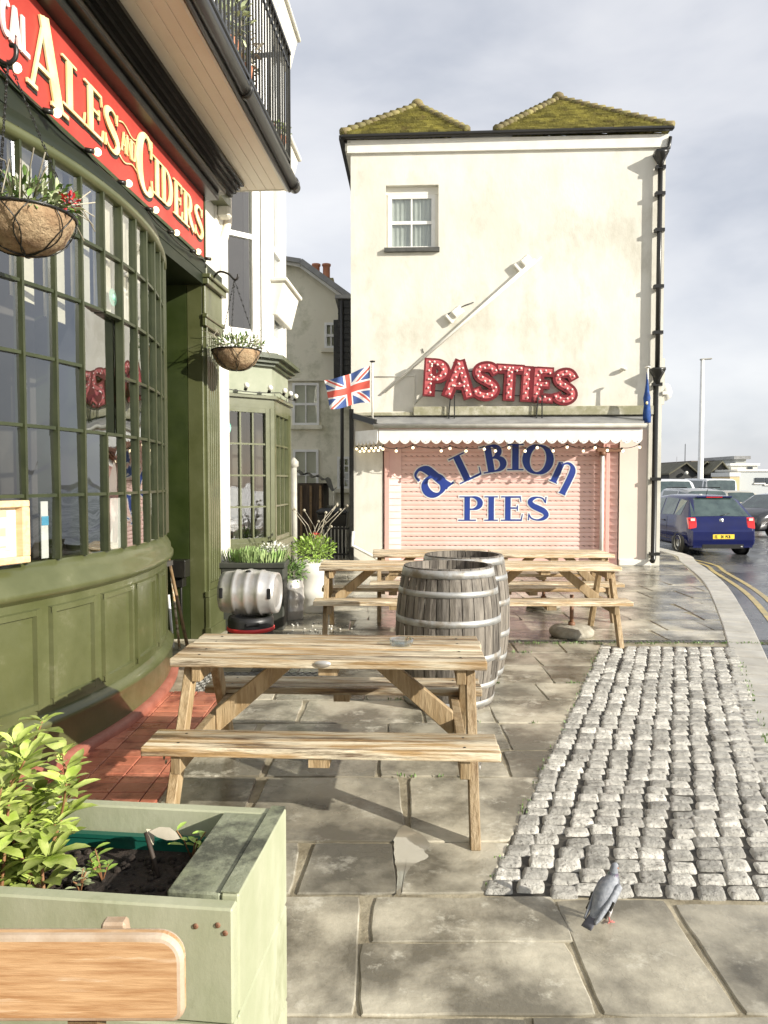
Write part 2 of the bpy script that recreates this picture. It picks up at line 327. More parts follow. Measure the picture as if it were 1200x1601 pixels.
kerbm = mat('kerb_stone', (.38, .36, .31), (.48, .46, .40), 5, .35, .6, bump=.6, bscale=18, rnd=.12)
yellow = mat('yellow_line', (.50, .38, .12), (.30, .25, .13), 6, .4)
waterm = mat('standing_water', (.34, .31, .24), None, 4, .02, ior=2.3, spec=1)  # pale base colour stands in for the bright wall mirrored in the puddle
ironm = mat('iron_grate', (.10, .10, .09), (.18, .17, .15), 20, .35, .6, metal=.6, bump=.5)
soil = mat('potting_soil', (.018, .012, .008), (.05, .035, .025), 30, .9, bump=2.5, bscale=45, c3=(.35, .30, .24), s3=60, lo3=.64, hi3=.68)
leafm = mat('leaf_yellow_green', (.26, .40, .06), (.36, .50, .12), 9, .35, rnd=.35)
leafd = mat('leaf_green', (.09, .17, .035), (.15, .25, .06), 9, .45, rnd=.45)
leafp = mat('leaf_pale', (.42, .46, .26), (.30, .36, .18), 9, .5, rnd=.35)
dryleaf = mat('dry_leaf', (.30, .27, .20), (.42, .38, .29), 9, .6, rnd=.3)
redflower = mat('red_petal', (.55, .03, .04), (.62, .08, .06), 9, .6)
stemm = mat('reddish_stem', (.22, .09, .04), (.30, .17, .07), 9, .6)
coir = mat('coir_liner', (.34, .22, .12), (.50, .37, .22), 9, .9, bump=2.5, bscale=30, c3=(.16, .09, .045), s3=12, lo3=.52, hi3=.66)
slate = mat('lead_sheet', (.22, .22, .215), (.30, .30, .29), 4, .35, .6)
bulbm = mat('lit_bulb', (.95, .85, .6), None, 4, .3, emit=((1, .80, .48), 1.6))
bulboff = mat('milky_bulb', (.80, .78, .70), None, 4, .2)
glassp = glassmat('shop_glass', (.78, .80, .78), .08, wob=.16)
glassb = glassmat('bay_glass', (.75, .78, .75), .12, wob=.12)
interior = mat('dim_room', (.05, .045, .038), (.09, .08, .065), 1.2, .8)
blind = mat('cream_blind', (.70, .65, .52), (.62, .57, .45), 2, .8)

# ---------------------------------------------------------------- ground
g = MB(); g.box(-500, 900, -60, 1500, -1.2, -.56); struct(g.build('ground', mat('far_ground', (.12, .115, .10), (.16, .15, .13), .3, .6)))
KB = [(1.0, -2.0), (2.25, 3.7), tuple(GND(1200, 1030))[:2], tuple(GND(1165, 960))[:2], tuple(GND(1131, 910))[:2], tuple(GND(1090, 879))[:2], (6.55, 16.2), (6.3, 20), (5.2, 28), (3, 40)]
def rz_(y): return -.10 - .011 * min(max(y - 6, 0), 24)
def kpt(i, off):          # kerb polyline offset to the road side
    p = Vector((*KB[i], 0)); a = Vector((*KB[max(i - 1, 0)], 0)); b = Vector((*KB[min(i + 1, len(KB) - 1)], 0)); d = (b - a).normalized(); n = Vector((d.y, -d.x, 0)); return p + n * off
base = [(-8, -2)] + [(p.x, p.y) for p in [kpt(i, -.01) for i in range(len(KB))]] + [(-8, 40)]
b_ = MB(); b_.prism(base, -.55, -.009); struct(b_.build('paving_bed', mortar))
rd = MB(); cols = [-.05, .6, 1.6, 3.2, 6, 12, 25, 60, 140]
P_ = [[kpt(i, c) + Vector((0, 0, 0)) for c in cols] for i in range(len(KB))]
# the road: rows follow y so that the surface falls gently away from the camera
vs = []; ys = [-3, 0, 3, 6, 9, 12, 15, 18, 21, 25, 30, 40, 60, 100, 170]; xs_ = [1.0, 4, 8, 14, 24, 45, 90, 180]
for y in ys: vs += [(x if i else -.5, y, rz_(y)) for i, x in enumerate(xs_)]
nx = len(xs_); rd.add(vs, [(j * nx + i, j * nx + i + 1, (j + 1) * nx + i + 1, (j + 1) * nx + i) for j in range(len(ys) - 1) for i in range(nx - 1)])
struct(rd.build('road', asphalt))
kb = MB()
def kline(off, n=3):
    pts = [];
    for i in range(len(KB)): p = kpt(i, off); pts.append((p.x, p.y, 0))
    return cat_rom(pts, 8)
inn = kline(-.30); out = kline(0)
for i in range(0, len(inn) - 1, 1):
    a, b, c, d = [Vector(q) for q in (inn[i], out[i], out[i + 1], inn[i + 1])]
    s1 = (d - a).normalized() * .005; z = rng.uniform(-.002, .002)
    kb.prism([(q.x, q.y) for q in (a + s1, b + s1, c - s1, d - s1)], -.5, .004 + z)
struct(kb.build('kerb', kerbm, bevel=.012, seg=2))
yl = MB()
for off in (.32, .52):
    A = kline(off - .04); B = kline(off + .04)
    for i in range(8, len(A) - 6):
        yl.add([(p[0], p[1], rz_(p[1]) + .006) for p in (A[i], B[i], B[i + 1], A[i + 1])], [(0, 1, 2, 3)])
struct(yl.build('yellow_road_lines', yellow))

# setts
CA = Vector((*GND(762, 1397)[:2],)); CB = Vector((*GND(942, 1010)[:2],)); sl = (CB.x - CA.x) / (CB.y - CA.y); CR = Vector((*GND(1143, 1012)[:2],)).x - (CB.x)
rowy0 = CA.y; rowy1 = CB.y; slope = -.045
kerbhp = [leftof(inn[i][:2], inn[i + 1][:2]) for i in range(4, len(inn) - 1, 4) if inn[i][1] > 6.3]
def inside_kerb(p): return all(n[0] * p[0] + n[1] * p[1] - c < 0 for n, c in kerbhp)
cb = MB(); ncol = 11; W = (CR + .06) / ncol; y = rowy0; row = 0
while y < rowy1 - .03:
    dep = rng.uniform(.080, .100)
    for c in range(ncol + 3):
        ww = W; u0 = c * ww + (rng.uniform(-.01, .01)); x0 = CA.x + sl * (y - rowy0) + u0
        if c >= ncol and y > 3.6 + .0: continue
        cxx = x0 + ww / 2; cyy = y + dep / 2 + slope * (u0 + ww / 2) + rng.uniform(-.004, .004) + .03 * noise.noise(Vector((c * .7, row * .12, 0)))
        hw = ww / 2 - rng.uniform(-.001, .0025); hd = dep / 2 - rng.uniform(.002, .005); an = rng.uniform(-.05, .05) - .03; tilt = (rng.uniform(-.05, .05), rng.uniform(-.06, .06)); hz = rng.uniform(-.004, .006)
        if cyy - hd < rowy0 + slope * (cxx - CA.x) - .02 : pass
        k = 8; vs = []; pw = rng.uniform(5, 9)
        for j in range(k + 1):
            for i in range(k + 1):
                u = -1 + 2 * i / k; v = -1 + 2 * j / k; u = math.copysign(abs(u) ** .7, u); v = math.copysign(abs(v) ** .7, v)
                q = max(0, 1 - abs(u) ** pw) ** .45 * max(0, 1 - abs(v) ** pw) ** .45
                rr_ = 1 - .07 * (u * v) ** 2
                nn = noise.noise(Vector((cxx * 9 + u * 1.1, cyy * 9 + v * 1.1, row * 3.1 + c)))
                px_ = hw * u * rr_ * (1 + .07 * nn); py_ = hd * v * rr_ * (1 + .07 * nn)
                z = -.016 + .019 * q + .004 * nn * q + hz * q + tilt[0] * u * hw * q + tilt[1] * v * hd * q + .004
                ca, sa = math.cos(an), math.sin(an)
                vs.append((cxx + px_ * ca - py_ * sa + sl * py_ * .5, cyy + px_ * sa + py_ * ca, z))
        cb.sm = True; cb.add(vs, [(j * (k + 1) + i, j * (k + 1) + i + 1, (j + 1) * (k + 1) + i + 1, (j + 1) * (k + 1) + i) for j in range(k) for i in range(k)])
    y += dep; row += 1
struct(cb.build('cobbled_strip', sett))
bed = MB(); bx1 = CR + .06
bed.prism([(CA.x - .01, rowy0), (CA.x + bx1 + .4, rowy0 + slope * bx1), (CA.x + bx1 + sl * (3.6 - rowy0) + .4, 3.6), (CA.x + bx1 + sl * (3.6 - rowy0), 3.6), (CB.x + bx1, rowy1), (CB.x, rowy1)], -.3, -.0065)
struct(bed.build('cobble_bed', settbed))

# slabs of york stone
sb = MB(); PUD = GND(640, 1335)
def slab(poly, z=0, j=.007):
    n = len(poly)
    if n < 3 or abs(area(poly)) < .012: return
    if area(poly) < 0: poly = poly[::-1]
    cx = sum(p[0] for p in poly) / n; cy = sum(p[1] for p in poly) / n; q = []
    for i in range(n):
        a, b = poly[i], poly[(i + 1) % n]; l = math.hypot(b[0] - a[0], b[1] - a[1]); m = max(1, int(l / .07))
        for k in range(m):
            t = k / m; x = a[0] + (b[0] - a[0]) * t; y = a[1] + (b[1] - a[1]) * t; dx, dy = cx - x, cy - y; d = math.hypot(dx, dy) + 1e-6
            w = j + .007 * noise.noise(Vector((x * 5, y * 5, cx))) + (.010 if k == 0 else 0) + rng.uniform(0, .003); q.append((x + dx / d * w, y + dy / d * w))
    tx, ty = rng.uniform(-.004, .004), rng.uniform(-.004, .004); zz = z + rng.uniform(-.003, .003)
    if min(p[0] for p in poly) < PUD.x + .1 and max(p[0] for p in poly) > PUD.x - .1 and min(p[1] for p in poly) < PUD.y + .22 and max(p[1] for p in poly) > PUD.y - .22: tx = ty = zz = 0
    def Z(p, o=0): return zz + tx * (p[0] - cx) + ty * (p[1] - cy) + o
    inn_ = [(p[0] + (cx - p[0]) / (math.hypot(cx - p[0], cy - p[1]) + 1e-6) * .006, p[1] + (cy - p[1]) / (math.hypot(cx - p[0], cy - p[1]) + 1e-6) * .006) for p in q]
    m = len(q); sb.add([(p[0], p[1], Z(p, -.03)) for p in q] + [(p[0], p[1], Z(p, -.004)) for p in q] + [(p[0], p[1], Z(p)) for p in inn_],
        [(i, (i + 1) % m, m + (i + 1) % m, m + i) for i in range(m)] + [(m + i, m + (i + 1) % m, 2 * m + (i + 1) % m, 2 * m + i) for i in range(m)] + [tuple(range(2 * m, 3 * m))])
TX = -1.12            # edge of the red tiles
def put(poly, hps):
    for n, c in hps:
        poly = clip(poly, n, c)
        if len(poly) < 3: return
    slab(poly)
cobL = leftof((CA.x, CA.y), (CB.x, CB.y)); cobR = leftof((CB.x + bx1 + .0, rowy1), (CA.x + bx1 + .0, CA.y))
Yj = rowy0 - .005
def rowpolys(y0, y1, xs, jitter=.012):
    o = []
    for a, b in zip(xs[:-1], xs[1:]):
        o.append([(a + rng.uniform(-jitter, jitter) * .2, y0), (b - rng.uniform(-jitter, jitter) * .2, y0), (b + rng.uniform(-jitter, jitter), y1), (a + rng.uniform(-jitter, jitter), y1)])
    return o
# front rows, measured
y2 = GND(600, 1588).y; ym = GND(700, 1472).y
xA = GND(575, 1400).x; xB = GND(880, 1418).x; xC = GND(1046, 1415).x
front = leftof((CA.x + 3, CA.y + slope * 3 - .012), (CA.x, CA.y - .012))
for p in rowpolys(y2, Yj, [-2.2, -.75, xA - .02]) + rowpolys(ym, Yj, [xA, xB]) + rowpolys(y2, ym, [xA - .02, xB - .02]) + rowpolys(y2, Yj, [xB - .02, xC, 1.75, 2.4]):
    put(p, [] if p[1][0] < CA.x else [((0, 1), rowy0 - .012 + slope * max(0, (p[0][0] + p[1][0]) / 2 - CA.x) * 1.0)])
for yy0, yy1, o in ((1.4, y2, .3), (.6, 1.4, 0), (-.6, .6, .4), (-1.6, -.6, .1)):
    for p in rowpolys(yy0, yy1, [-2.4 + o, -1.5 + o, -.7 + o, .12 + o, .9 + o, 1.7 + o, 2.5 + o]): put(p, [leftof(inn[0][:2], inn[8][:2])])
rowsY = [Yj, GND(600, 1316).y, GND(600, 1214).y, GND(600, 1172).y, GND(700, 1130).y, GND(600, 1094).y, GND(700, 1068).y, GND(700, 1040).y, GND(700, 1020).y, 7.2]
for a, b in zip(rowsY[:-1], rowsY[1:]):
    xs = [TX]; x = TX + rng.uniform(.2, .6)
    while x < 2.3: xs.append(x); x += rng.uniform(.45, .95)
    if abs(a - rowsY[0]) < .01: xs = [TX, GND(465, 1380).x, GND(622, 1360).x, 1.2]
    if abs(a - rowsY[1]) < .01: xs = [TX, GND(400, 1240).x, GND(634, 1260).x, 1.4]
    if abs(a - rowsY[2]) < .01: xs = [TX, GND(420, 1190).x, GND(592, 1190).x, GND(790, 1190).x, 1.9]
    xs.append(max(xs[-1] + .6, 2.6))
    for p in rowpolys(a, b, xs, .03): put(p, [cobL] + ([((-1, 0), .45)] if 5.4 < (a + b) / 2 < 6.15 and False else []))
# behind the channel, up to the pie shop and the kerb
a = 7.3
while a < 24:
    b = a + rng.uniform(.45, .75); x = -4.5 + rng.uniform(0, .5); xs = [x]
    while x < 8: x += rng.uniform(.5, 1.0); xs.append(x)
    for p in rowpolys(a, b, xs, .05): put(p, kerbhp)
    a = b
# right of the cobbles: ribbed kerb side slabs
def KI(y):
    for p, q in zip(inn[:-1], inn[1:]):
        if p[1] <= y <= q[1]: f = (y - p[1]) / (q[1] - p[1]); return (p[0] + (q[0] - p[0]) * f, y)
a = 3.62
while a < 7.2:
    b = min(a + .62, 7.2); put([(1, a), (5, a), (5, b - .004), (1, b - .004)], [cobR, leftof(KI(a), KI(b))]); a = b
struct(sb.build('stone_paving', stone))
# drainage channel
dr = MB(); 
for i in range(150):
    x = -1.6 + i * .04
    if x < 4.1: dr.box(x + .006, x + .036, 7.215, 7.285, -.03, -.002)
dr.box(-1.65, 4.1, 7.203, 7.212, -.03, 0); dr.box(-1.65, 4.1, 7.288, 7.297, -.03, 0); struct(dr.build('drain_channel', ironm))
# puddle
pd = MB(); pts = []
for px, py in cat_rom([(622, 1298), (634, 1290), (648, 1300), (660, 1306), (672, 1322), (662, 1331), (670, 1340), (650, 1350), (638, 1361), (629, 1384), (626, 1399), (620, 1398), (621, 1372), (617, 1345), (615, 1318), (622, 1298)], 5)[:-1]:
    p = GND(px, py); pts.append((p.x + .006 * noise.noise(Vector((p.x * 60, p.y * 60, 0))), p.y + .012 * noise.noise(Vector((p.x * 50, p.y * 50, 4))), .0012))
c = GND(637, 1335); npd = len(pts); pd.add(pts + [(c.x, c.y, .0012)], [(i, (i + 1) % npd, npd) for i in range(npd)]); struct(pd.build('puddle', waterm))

# ---------------------------------------------------------------- pub, in its own frame: x out to the street, y along the front
MP = Matrix.Translation((-2.386, 0, 0)) @ Matrix.Rotation(-math.atan(.083), 4, 'Z')
def PP(px, py, d=0): q = onplane(px, py, MP, 0, d); return q.y, q.z
BC, BH, BD = 4.9, 1.45, .28
def bow(s): return BD * max(0, 1 - ((s - BC) / BH) ** 2)
pub = thing('pub_building', 'olive green pub front with bowed window of small panes under a red fascia', 'pub', M=MP)
def pm(): return MB(MP)
w = pm()
w.box(-1.6, -.10, -2.0, BC - BH, 0, 3.72); w.box(-.6, -.10, BC - BH, BC + BH, 3.45, 3.72); w.box(-1.6, -.9, BC + BH, 7.34, 0, 3.72); w.box(-1.6, -.16, 7.34, 7.90, 0, 3.72); w.box(-.898, -.12, BC + BH - .02, BC + BH + .10, 0, 3.447)
w.build('wall', olivedark, pub)
w = pm(); w.box(-1.6, -.052, -2.0, 8.0, 3.722, 4.98); w.box(-1.6, -.06, -2, 8.0, 4.985, 9.0); w.box(-.9, -.03, 7.905, 8.32, 0, 4.6); w.build('upper_wall', white, pub)
# swept base of the bow
def sweep(prof, s0, s1, n=30, f=bow):
    b = pm(); b.sm = True; rings = []
    for s in seg(s0, s1, n): rings.append([Vector((f(s) + o, s, z)) for o, z in prof])
    b.loft([list(r) for r in rings], False, False); return b
s0, s1 = BC - BH, BC + BH
b = sweep([(.0, .93), (.03, .95), (.055, .965), (.055, 1.0), (.035, 1.02), (.03, 1.06), (-.02, 1.14), (-.1, 1.14)], s0, s1); b.build('sill', olive, pub)
b = sweep([(.035, .0), (.035, .22), (.05, .235), (.05, .26), (.02, .285), (.0, .30)], s0, s1); b.build('plinth', olive, pub)
b = sweep([(0, .295), (0, .94)], s0, s1); b.build('dado', olive, pub)
b = sweep([(.09, 0), (.09, .05), (.03, .055)], s0, s1); b.build('tiled_footing', mat('footing_tile', (.24, .08, .05), (.34, .12, .08), 5, .5, bump=.5), pub)
b = MB(MP)
for px0, px1 in ((-40, 60), (76, 148), (158, 206), (210.5, 241), (244.5, 256)):
    def sat(px):
        s = 4.0
        for _ in range(30):
            q = onplane(px, 1000, MP, 0, bow(s)); s += (q.y - s) * .5
        return s
    pa, pb = sat(px0), sat(px1); pb = min(max(pb, pa + .2), s1 - .04); n = 8
    pnl = MB(MP); z0, z1, wd = .335, .89, .042
    def strip(sa, sb_, za, zb, k):
        pnl.loft([[Vector((bow(s) + o, s, z)) for o, z in ((0, za), (.021, za + .006), (.021, zb - .006), (0, zb))] for s in seg(sa, sb_, k)], False, False)
    strip(pa, pb, z1 - wd, z1, n); strip(pa, pb, z0, z0 + wd, n); 
    for va, vb in ((pa, pa + .042), (pb - .042, pb)): pnl.loft([[Vector((bow(s) + o, s, z)) for s, o in ((va, 0), (va + .006, .022), (vb - .006, .022), (vb, 0))][::-1] for z in (z0 + .002, z1 - .002)], True, True)
    pnl.build('panel_moulding', olive, pub)
# window of the bow
barm = mat('bar_shaded_olive', (.028, .035, .013), (.042, .05, .02), 5, .35)  # olive darkened so the colour holds the shade on the bars' near sides
wr = thing('bow_window', '', '', M=MP); wr.parent = pub; wr.matrix_world = MP; wr.location = (0, 0, 0); wr.rotation_euler = (0, 0, 0); del wr['label']; del wr['category']
NB = 12; bars = [s0 + .03 + (s1 - s0 - .06) * i / NB for i in range(NB + 1)]; zr = [1.14, 1.50, 1.875, 2.255, 2.63, 3.0, 3.36]
fr = pm(); SK = (4, 6)       # the large pane merges columns 4-5, rows 2-3
for i, s in enumerate(bars):
    th = .021 if 0 < i < NB else .06
    for k in range(6):
        if i == 5 and k in (2, 3): continue
        fr = pm(); fr.box(bow(s) - .045, bow(s) + .006, s - th / 2, s + th / 2, zr[k], zr[k + 1] + (.0 if k < 5 else .06)); fr.build('glazing_bar', barm, wr)
for k in range(1, 6):
    crb = pm()
    for i in range(NB):
        if k == 3 and i in (4, 5): continue
        a, b = bars[i], bars[i + 1]; crb.beam((bow(a) - .02, a + .014, zr[k]), (bow(b) - .02, b - .014, zr[k]), .042, .018)
    crb.build('cross_bar', barm, wr)
b = sweep([(-.06, 3.35), (.0, 3.35), (.025, 3.37), (.025, 3.40), (.0, 3.42), (-.03, 3.42)], s0, s1); b.build('window_head', olive, pub)
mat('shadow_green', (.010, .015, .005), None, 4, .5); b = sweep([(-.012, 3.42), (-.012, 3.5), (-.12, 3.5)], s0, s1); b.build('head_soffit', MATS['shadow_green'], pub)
gl = pm()
for i in range(NB):
    for k in range(6):
        if (i, k) in ((4, 3), (5, 3), (5, 2)): continue
        a, b = bars[i], bars[i + 1]; zt = zr[k + 1]
        if (i, k) == (4, 2): b = bars[6]; zt = zr[4]
        t = [rng.uniform(-.0035, .0035) for _ in range(4)]
        if (i, k) == (4, 2): t = [.014, -.034, -.034, .014]
        gl.add([(bow(a) - .02 + t[0], a + .01, zr[k]), (bow(b) - .02 + t[1], b - .01, zr[k]), (bow(b) - .02 + t[2], b - .01, zt), (bow(a) - .02 + t[3], a + .01, zt)], [(0, 1, 2, 3)])
gl.build('pane', glassp, wr)
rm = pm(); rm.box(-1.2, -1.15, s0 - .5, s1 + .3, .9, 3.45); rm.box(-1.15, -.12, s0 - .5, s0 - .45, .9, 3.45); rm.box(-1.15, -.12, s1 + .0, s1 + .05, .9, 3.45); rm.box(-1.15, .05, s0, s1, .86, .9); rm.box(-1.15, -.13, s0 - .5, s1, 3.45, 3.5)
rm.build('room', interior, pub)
bl = pm()
for i in range(NB):
    a, b = bars[i], bars[i + 1]; zb = 2.50 + .03 * (i % 3) if i < 4 else (2.66 if i < 8 else 3.02); bl.box(min(bow(a), bow(b)) - .075, min(bow(a), bow(b)) - .065, a + .01, b - .01, zb, 3.40)
bl.build('blind', blind, wr)
# head beam, fascia and red sign
zs0_ = PP(318, 404, .02)[1]
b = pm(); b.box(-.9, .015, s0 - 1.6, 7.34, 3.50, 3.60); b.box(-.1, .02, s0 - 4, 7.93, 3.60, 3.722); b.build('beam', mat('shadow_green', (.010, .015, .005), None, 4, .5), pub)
b = pm(); b.box(-.05, .03, 7.36 + .03, 7.42, 0, 3.70); b.box(-.158, .0, 7.345, 7.88, 0, 3.7)
for k in range(6): b.box(0, .022, 7.45 + k * .065, 7.485 + k * .065, .55, 3.05)
b.box(0, .05, 7.335, 7.90, 0, .42); b.box(0, .07, 7.325, 7.91, 0, .12); b.box(0, .045, 7.33, 7.895, .42, .48)
b.box(0, .04, 7.33, 7.90, 3.10, 3.18); b.box(0, .055, 7.325, 7.91, 3.18, 3.22); b.box(0, .03, 7.34, 7.89, 3.22, 3.5); b.box(0, .07, 7.32, 7.92, 3.5, 3.56); b.box(0, .095, 7.31, 7.93, 3.56, 3.6)
b.build('pilaster', olive, pub, bevel=.006)
zs0 = PP(318, 404, .02)[1]; zs1 = PP(318, 308, .02)[1]; ss = PP(318, 350, .02)[0]
sg = pm(); sg.box(-.045, .02, 1.2, ss, zs0, zs1); sign = sg.build('sign_board', redsign, pub)
sg = pm(); sg.box(-.05, .035, 1.2, ss + .02, zs0 - .03, zs0 - .003); sg.box(-.05, .03, ss + .004, ss + .03, zs0, zs1); sg.build('sign_frame', olivedark, pub)
SM = MP @ Matrix(((0, 0, 1, .0205), (1, 0, 0, 0), (0, 1, 0, 0), (0, 0, 0, 1)))
def sletter(word, xs, ys, hs, m, T, t, sf, xsc, shadow=True, nm='letter'):
    for i, ch in enumerate(word):
        mb = MB(); text(mb, ch, xs[i], ys[i], hs[i], SM, .012, .006, T, t, sf, xsc[i]); L_ = mb.build(nm, m, pub)
        if shadow:
            mb = MB(); text(mb, ch, xs[i] + .018, ys[i] - .018, hs[i], SM, .003, 0, T + .02, t + .02, sf, xsc[i]); mb.build('letter_shadow', blackm, pub)
def spx(px, py): return PP(px, py, .02)
def fit(ch, pxa, pxb, zb, zt, T=.2, t=.07, sf=True):
    a = spx(pxa, 200)[0]; b = spx(pxb, 200)[0]; S, adv = glyph(ch, T, t, sf); h = zt - zb; return a, zb, h, (b - a) / (adv * h)
H = zs1 - zs0
def wordfit(chs, spans, zb, zt, m, T, t, sf, shadow=True, nm='letter'):
    xs, ys, hs, sc = [], [], [], []
    for ch, (a, b), z0, z1 in zip(chs, spans, zb, zt):
        r = fit(ch, a, b, z0, z1, T, t, sf); xs.append(r[0]); ys.append(r[1]); hs.append(r[2]); sc.append(r[3])
    sletter(chs, xs, ys, hs, m, T, t, sf, sc, shadow, nm)
zl, zh = zs0 + H * .24, zs0 + H * .74
wordfit('ALES', [(41, 96), (97, 130), (131, 158), (159, 184)], [zs0 + .07] + [zl] * 3, [zs1 - .06] + [zh] * 3, gold, .22, .06, True)
wordfit('CIDERS', [(211, 236), (236, 247.5), (248, 266), (268, 281), (282, 299), (300, 314)], [zs0 + .07] + [zl] * 5, [zs1 - .06] + [zh] * 5, gold, .22, .06, True)
wordfit('AND', [(186, 194), (194, 202), (202, 209)], [zs0 + H * .38] * 3, [zs0 + H * .62] * 3, gold, .08, .05, True, False)
wordfit('CAL', [(2, 14), (15, 31), (32, 45)], [zs0 + H * .34] * 3, [zs0 + H * .68] * 3, whitetrim, .15, .12, False, False)
sw = MB(); sc_ = [spx(x, 200)[0] for x in (184, 197, 211)]
for yy in (H * .30, H * .70):
    sw.tube([SM @ Vector((sc_[0] + (sc_[2] - sc_[0]) * k / 10, zs0 + yy + .02 * math.sin(k * .63) * (1 if yy > .3 else -1), .008)) for k in range(11)], .006, 5)
sw.build('scroll', gold, pub)
# cornices, soffit, gutter
b = pm(); b.box(-.05, .14, 1.0, ss + .12, zs1 + .003, zs1 + .07); b.box(-.05, .20, 1.0, ss + .16, zs1 + .07, zs1 + .12); b.build('sign_cornice', blackm, pub, bevel=.01)
b = pm(); b.box(-.05, .10, 1.0, 8.0, zs1 + .123, 4.56); b.build('frieze', olive, pub)
b = pm()
for i, (o, z) in enumerate(((.14, 4.56), (.18, 4.595), (.22, 4.63), (.26, 4.665))): b.box(-.05, o, 1.0, 7.95, z, z + .033)
b.build('moulding', blackm, pub)
b = pm(); SE = 8.15
for i in range(7): b.box(-.05 + i * .10 + .0015, .05 + i * .10 - .0015, 1.0, SE, 4.705 + (i % 2) * .001, 4.76)
b.build('soffit', soffitm, pub, bevel=.003)
b = pm(); b.box(.652, .675, .9, SE + .02, 4.69, 4.86); b.box(-.05, .65, SE + .002, SE + .022, 4.70, 4.86); b.build('edge_board', white, pub)
b = pm(); gx = .74
for s in (): pass
b.lathe([(.062, 0), (.062, 7.3)], 20, Matrix.Translation((gx, .95, 4.755)) @ Matrix.Rotation(-math.pi / 2, 4, 'X'), cap=True)
gt = b.build('gutter', plasticblk, pub)
for s in (1.5, 2.6, 3.7, 4.85, 6.2, 8.1):
    b = pm(); b.lathe([(.066, 0), (.072, .005), (.072, .06), (.066, .065)], 20, Matrix.Translation((gx, s, 4.755)) @ Matrix.Rotation(-math.pi / 2, 4, 'X'), cap=True); b.build('gutter_joint', plasticblk, pub)
b = pm(); b.tube([(.70, 1, 4.69), (.70, 8.15, 4.69)], .022, 8); b.build('pipe', plasticblk, pub)
b = pm(); b.box(-.05, .66, .9, SE + .02, 4.865, 4.95); b.build('balcony_floor', slate, pub)
ra = pm(); rx_ = .70; t0, t1 = 5.0, 6.12
ra.beam((rx_, 3.2, t1), (rx_, SE, t1), .05, .03); ra.beam((rx_, 3.2, t0), (rx_, SE, t0), .03, .03); ra.beam((rx_, 3.2, t1 - .14), (rx_, SE, t1 - .14), .02, .02)
ra.beam((rx_, SE, t1), (0, SE, t1), .05, .03); ra.beam((rx_, SE, t0), (0, SE, t0), .03, .03)
s = 3.2
while s < SE: ra.beam((rx_, s, t0), (rx_, s, t1), .016, .016, (0, 1, 0)); s += .105
for k in range(1, 7): ra.beam((rx_ - k * .105, SE, t0), (rx_ - k * .105, SE, t1), .016, .016, (0, 1, 0))
for s in (3.2, 4.8, 6.5, SE): ra.beam((rx_, s, 4.95), (rx_, s, t1 + .04), .03, .03, (0, 1, 0))
ra.build('railing', blackm, pub)
# cream rainwater pipe
b = MB(); q = [PX(355, 306, 8.25), PX(356, 345, 8.2), PX(350, 372, 8.05), PX(340, 398, 8.0), PX(338, 425, 8.0)]
b.tube([tuple(p) for p in q], .045, 10); b.build('downpipe', soffitm, pub)
b = pm(); b.box(-.03, .10, 7.93, 8.05, 4.36, 4.5); b.build('corbel', cream, pub, bevel=.02)
# small things at the recess
b = MB(); q = GND(285, 1000); 
br = pm(); z0 = 1.2
c0 = onplane(284, 890, MP, 1, 7.3)
br.box(c0.x - .075, c0.x + .075, 7.18, 7.33, c0.z - .07, c0.z + .10); br.box(c0.x - .035, c0.x + .035, 7.22, 7.33, c0.z - .17, c0.z - .07)
br.tube([(c0.x, 7.27, c0.z - .17), (c0.x, 7.27, c0.z - .55)], .015, 6)
bx_ = br.build('wall_lamp', plasticblk, None, bevel=.02, seg=3); tag(bx_, 'small black lamp fixed in the green doorway recess behind the leaning poles', 'wall lamp')
for k, (a, c, rr_, m, lb) in enumerate((((262, 868, 6.95), (293, 1012, 6.75), .016, wooddark, 'brown wooden pole leaning in the green doorway recess, the thicker one'),
                                ((266, 885, 7.05), (280, 1010, 6.9), .012, woodm, 'thin pale wooden pole leaning in the doorway recess beside the thicker pole'),
                                ((263, 930, 7.12), (271, 1020, 7.0), .014, whitetrim, 'white plastic pipe standing in the doorway recess beside the bow window'))):
    b = MB(); p0 = PX(*a); p1 = PX(*c); p1 = p1 + (p1 - p0).normalized() * max(0, (p1.z - 0.0)) * 1.0; b.tube([tuple(p0), tuple(p1)], rr_, 8)
    tag(b.build('leaning_pole', m), lb, 'pole')

# festoon along the sign foot
def festoon(name, label, pts, bulbs, m, r, group=None, sag=.03, drop=.05):
    t = thing(name, label, 'string lights', tuple(pts[0]), group=group); b = MB(); cable = []
    for i in range(len(pts) - 1):
        a, c = Vector(pts[i]), Vector(pts[i + 1])
        for k in range(6): f = k / 6; cable.append(a.lerp(c, f) - Vector((0, 0, sag * 4 * f * (1 - f))))
    cable.append(Vector(pts[-1])); b.tube(cable, .006, 5); b.build('cable', plasticblk, t)
    for p, d in bulbs:
        p = Vector(p); d = Vector(d).normalized(); b = MB(); b.tube([p, p + d * drop * .8], r * .62, 7); b.build('socket', plasticblk, t)
        b = MB(); c = p + d * (drop * .8 + r * .8); b.ball(c, r); b.tube([p + d * drop * .7, c], r * .55, 7); b.build('bulb', m, t)
    return t
cp = []; bb = []
for px, py in ((-60, 118), (2, 100), (68, 172), (134, 234), (185, 284), (229, 326), (263, 362), (298, 392), (322, 404)):
    s_, z_ = PP(px, py, .06); cp.append(MP @ Vector((.05, s_, z_)))
    bb.append((MP @ Vector((.055, s_, z_)), MP.to_3x3() @ Vector((.65, .55, .05))))
festoon('pub_festoon', 'black cable of clear bulbs strung along the bottom edge of the red fascia', cp, bb, bulbm, .026, sag=.02, drop=.07)

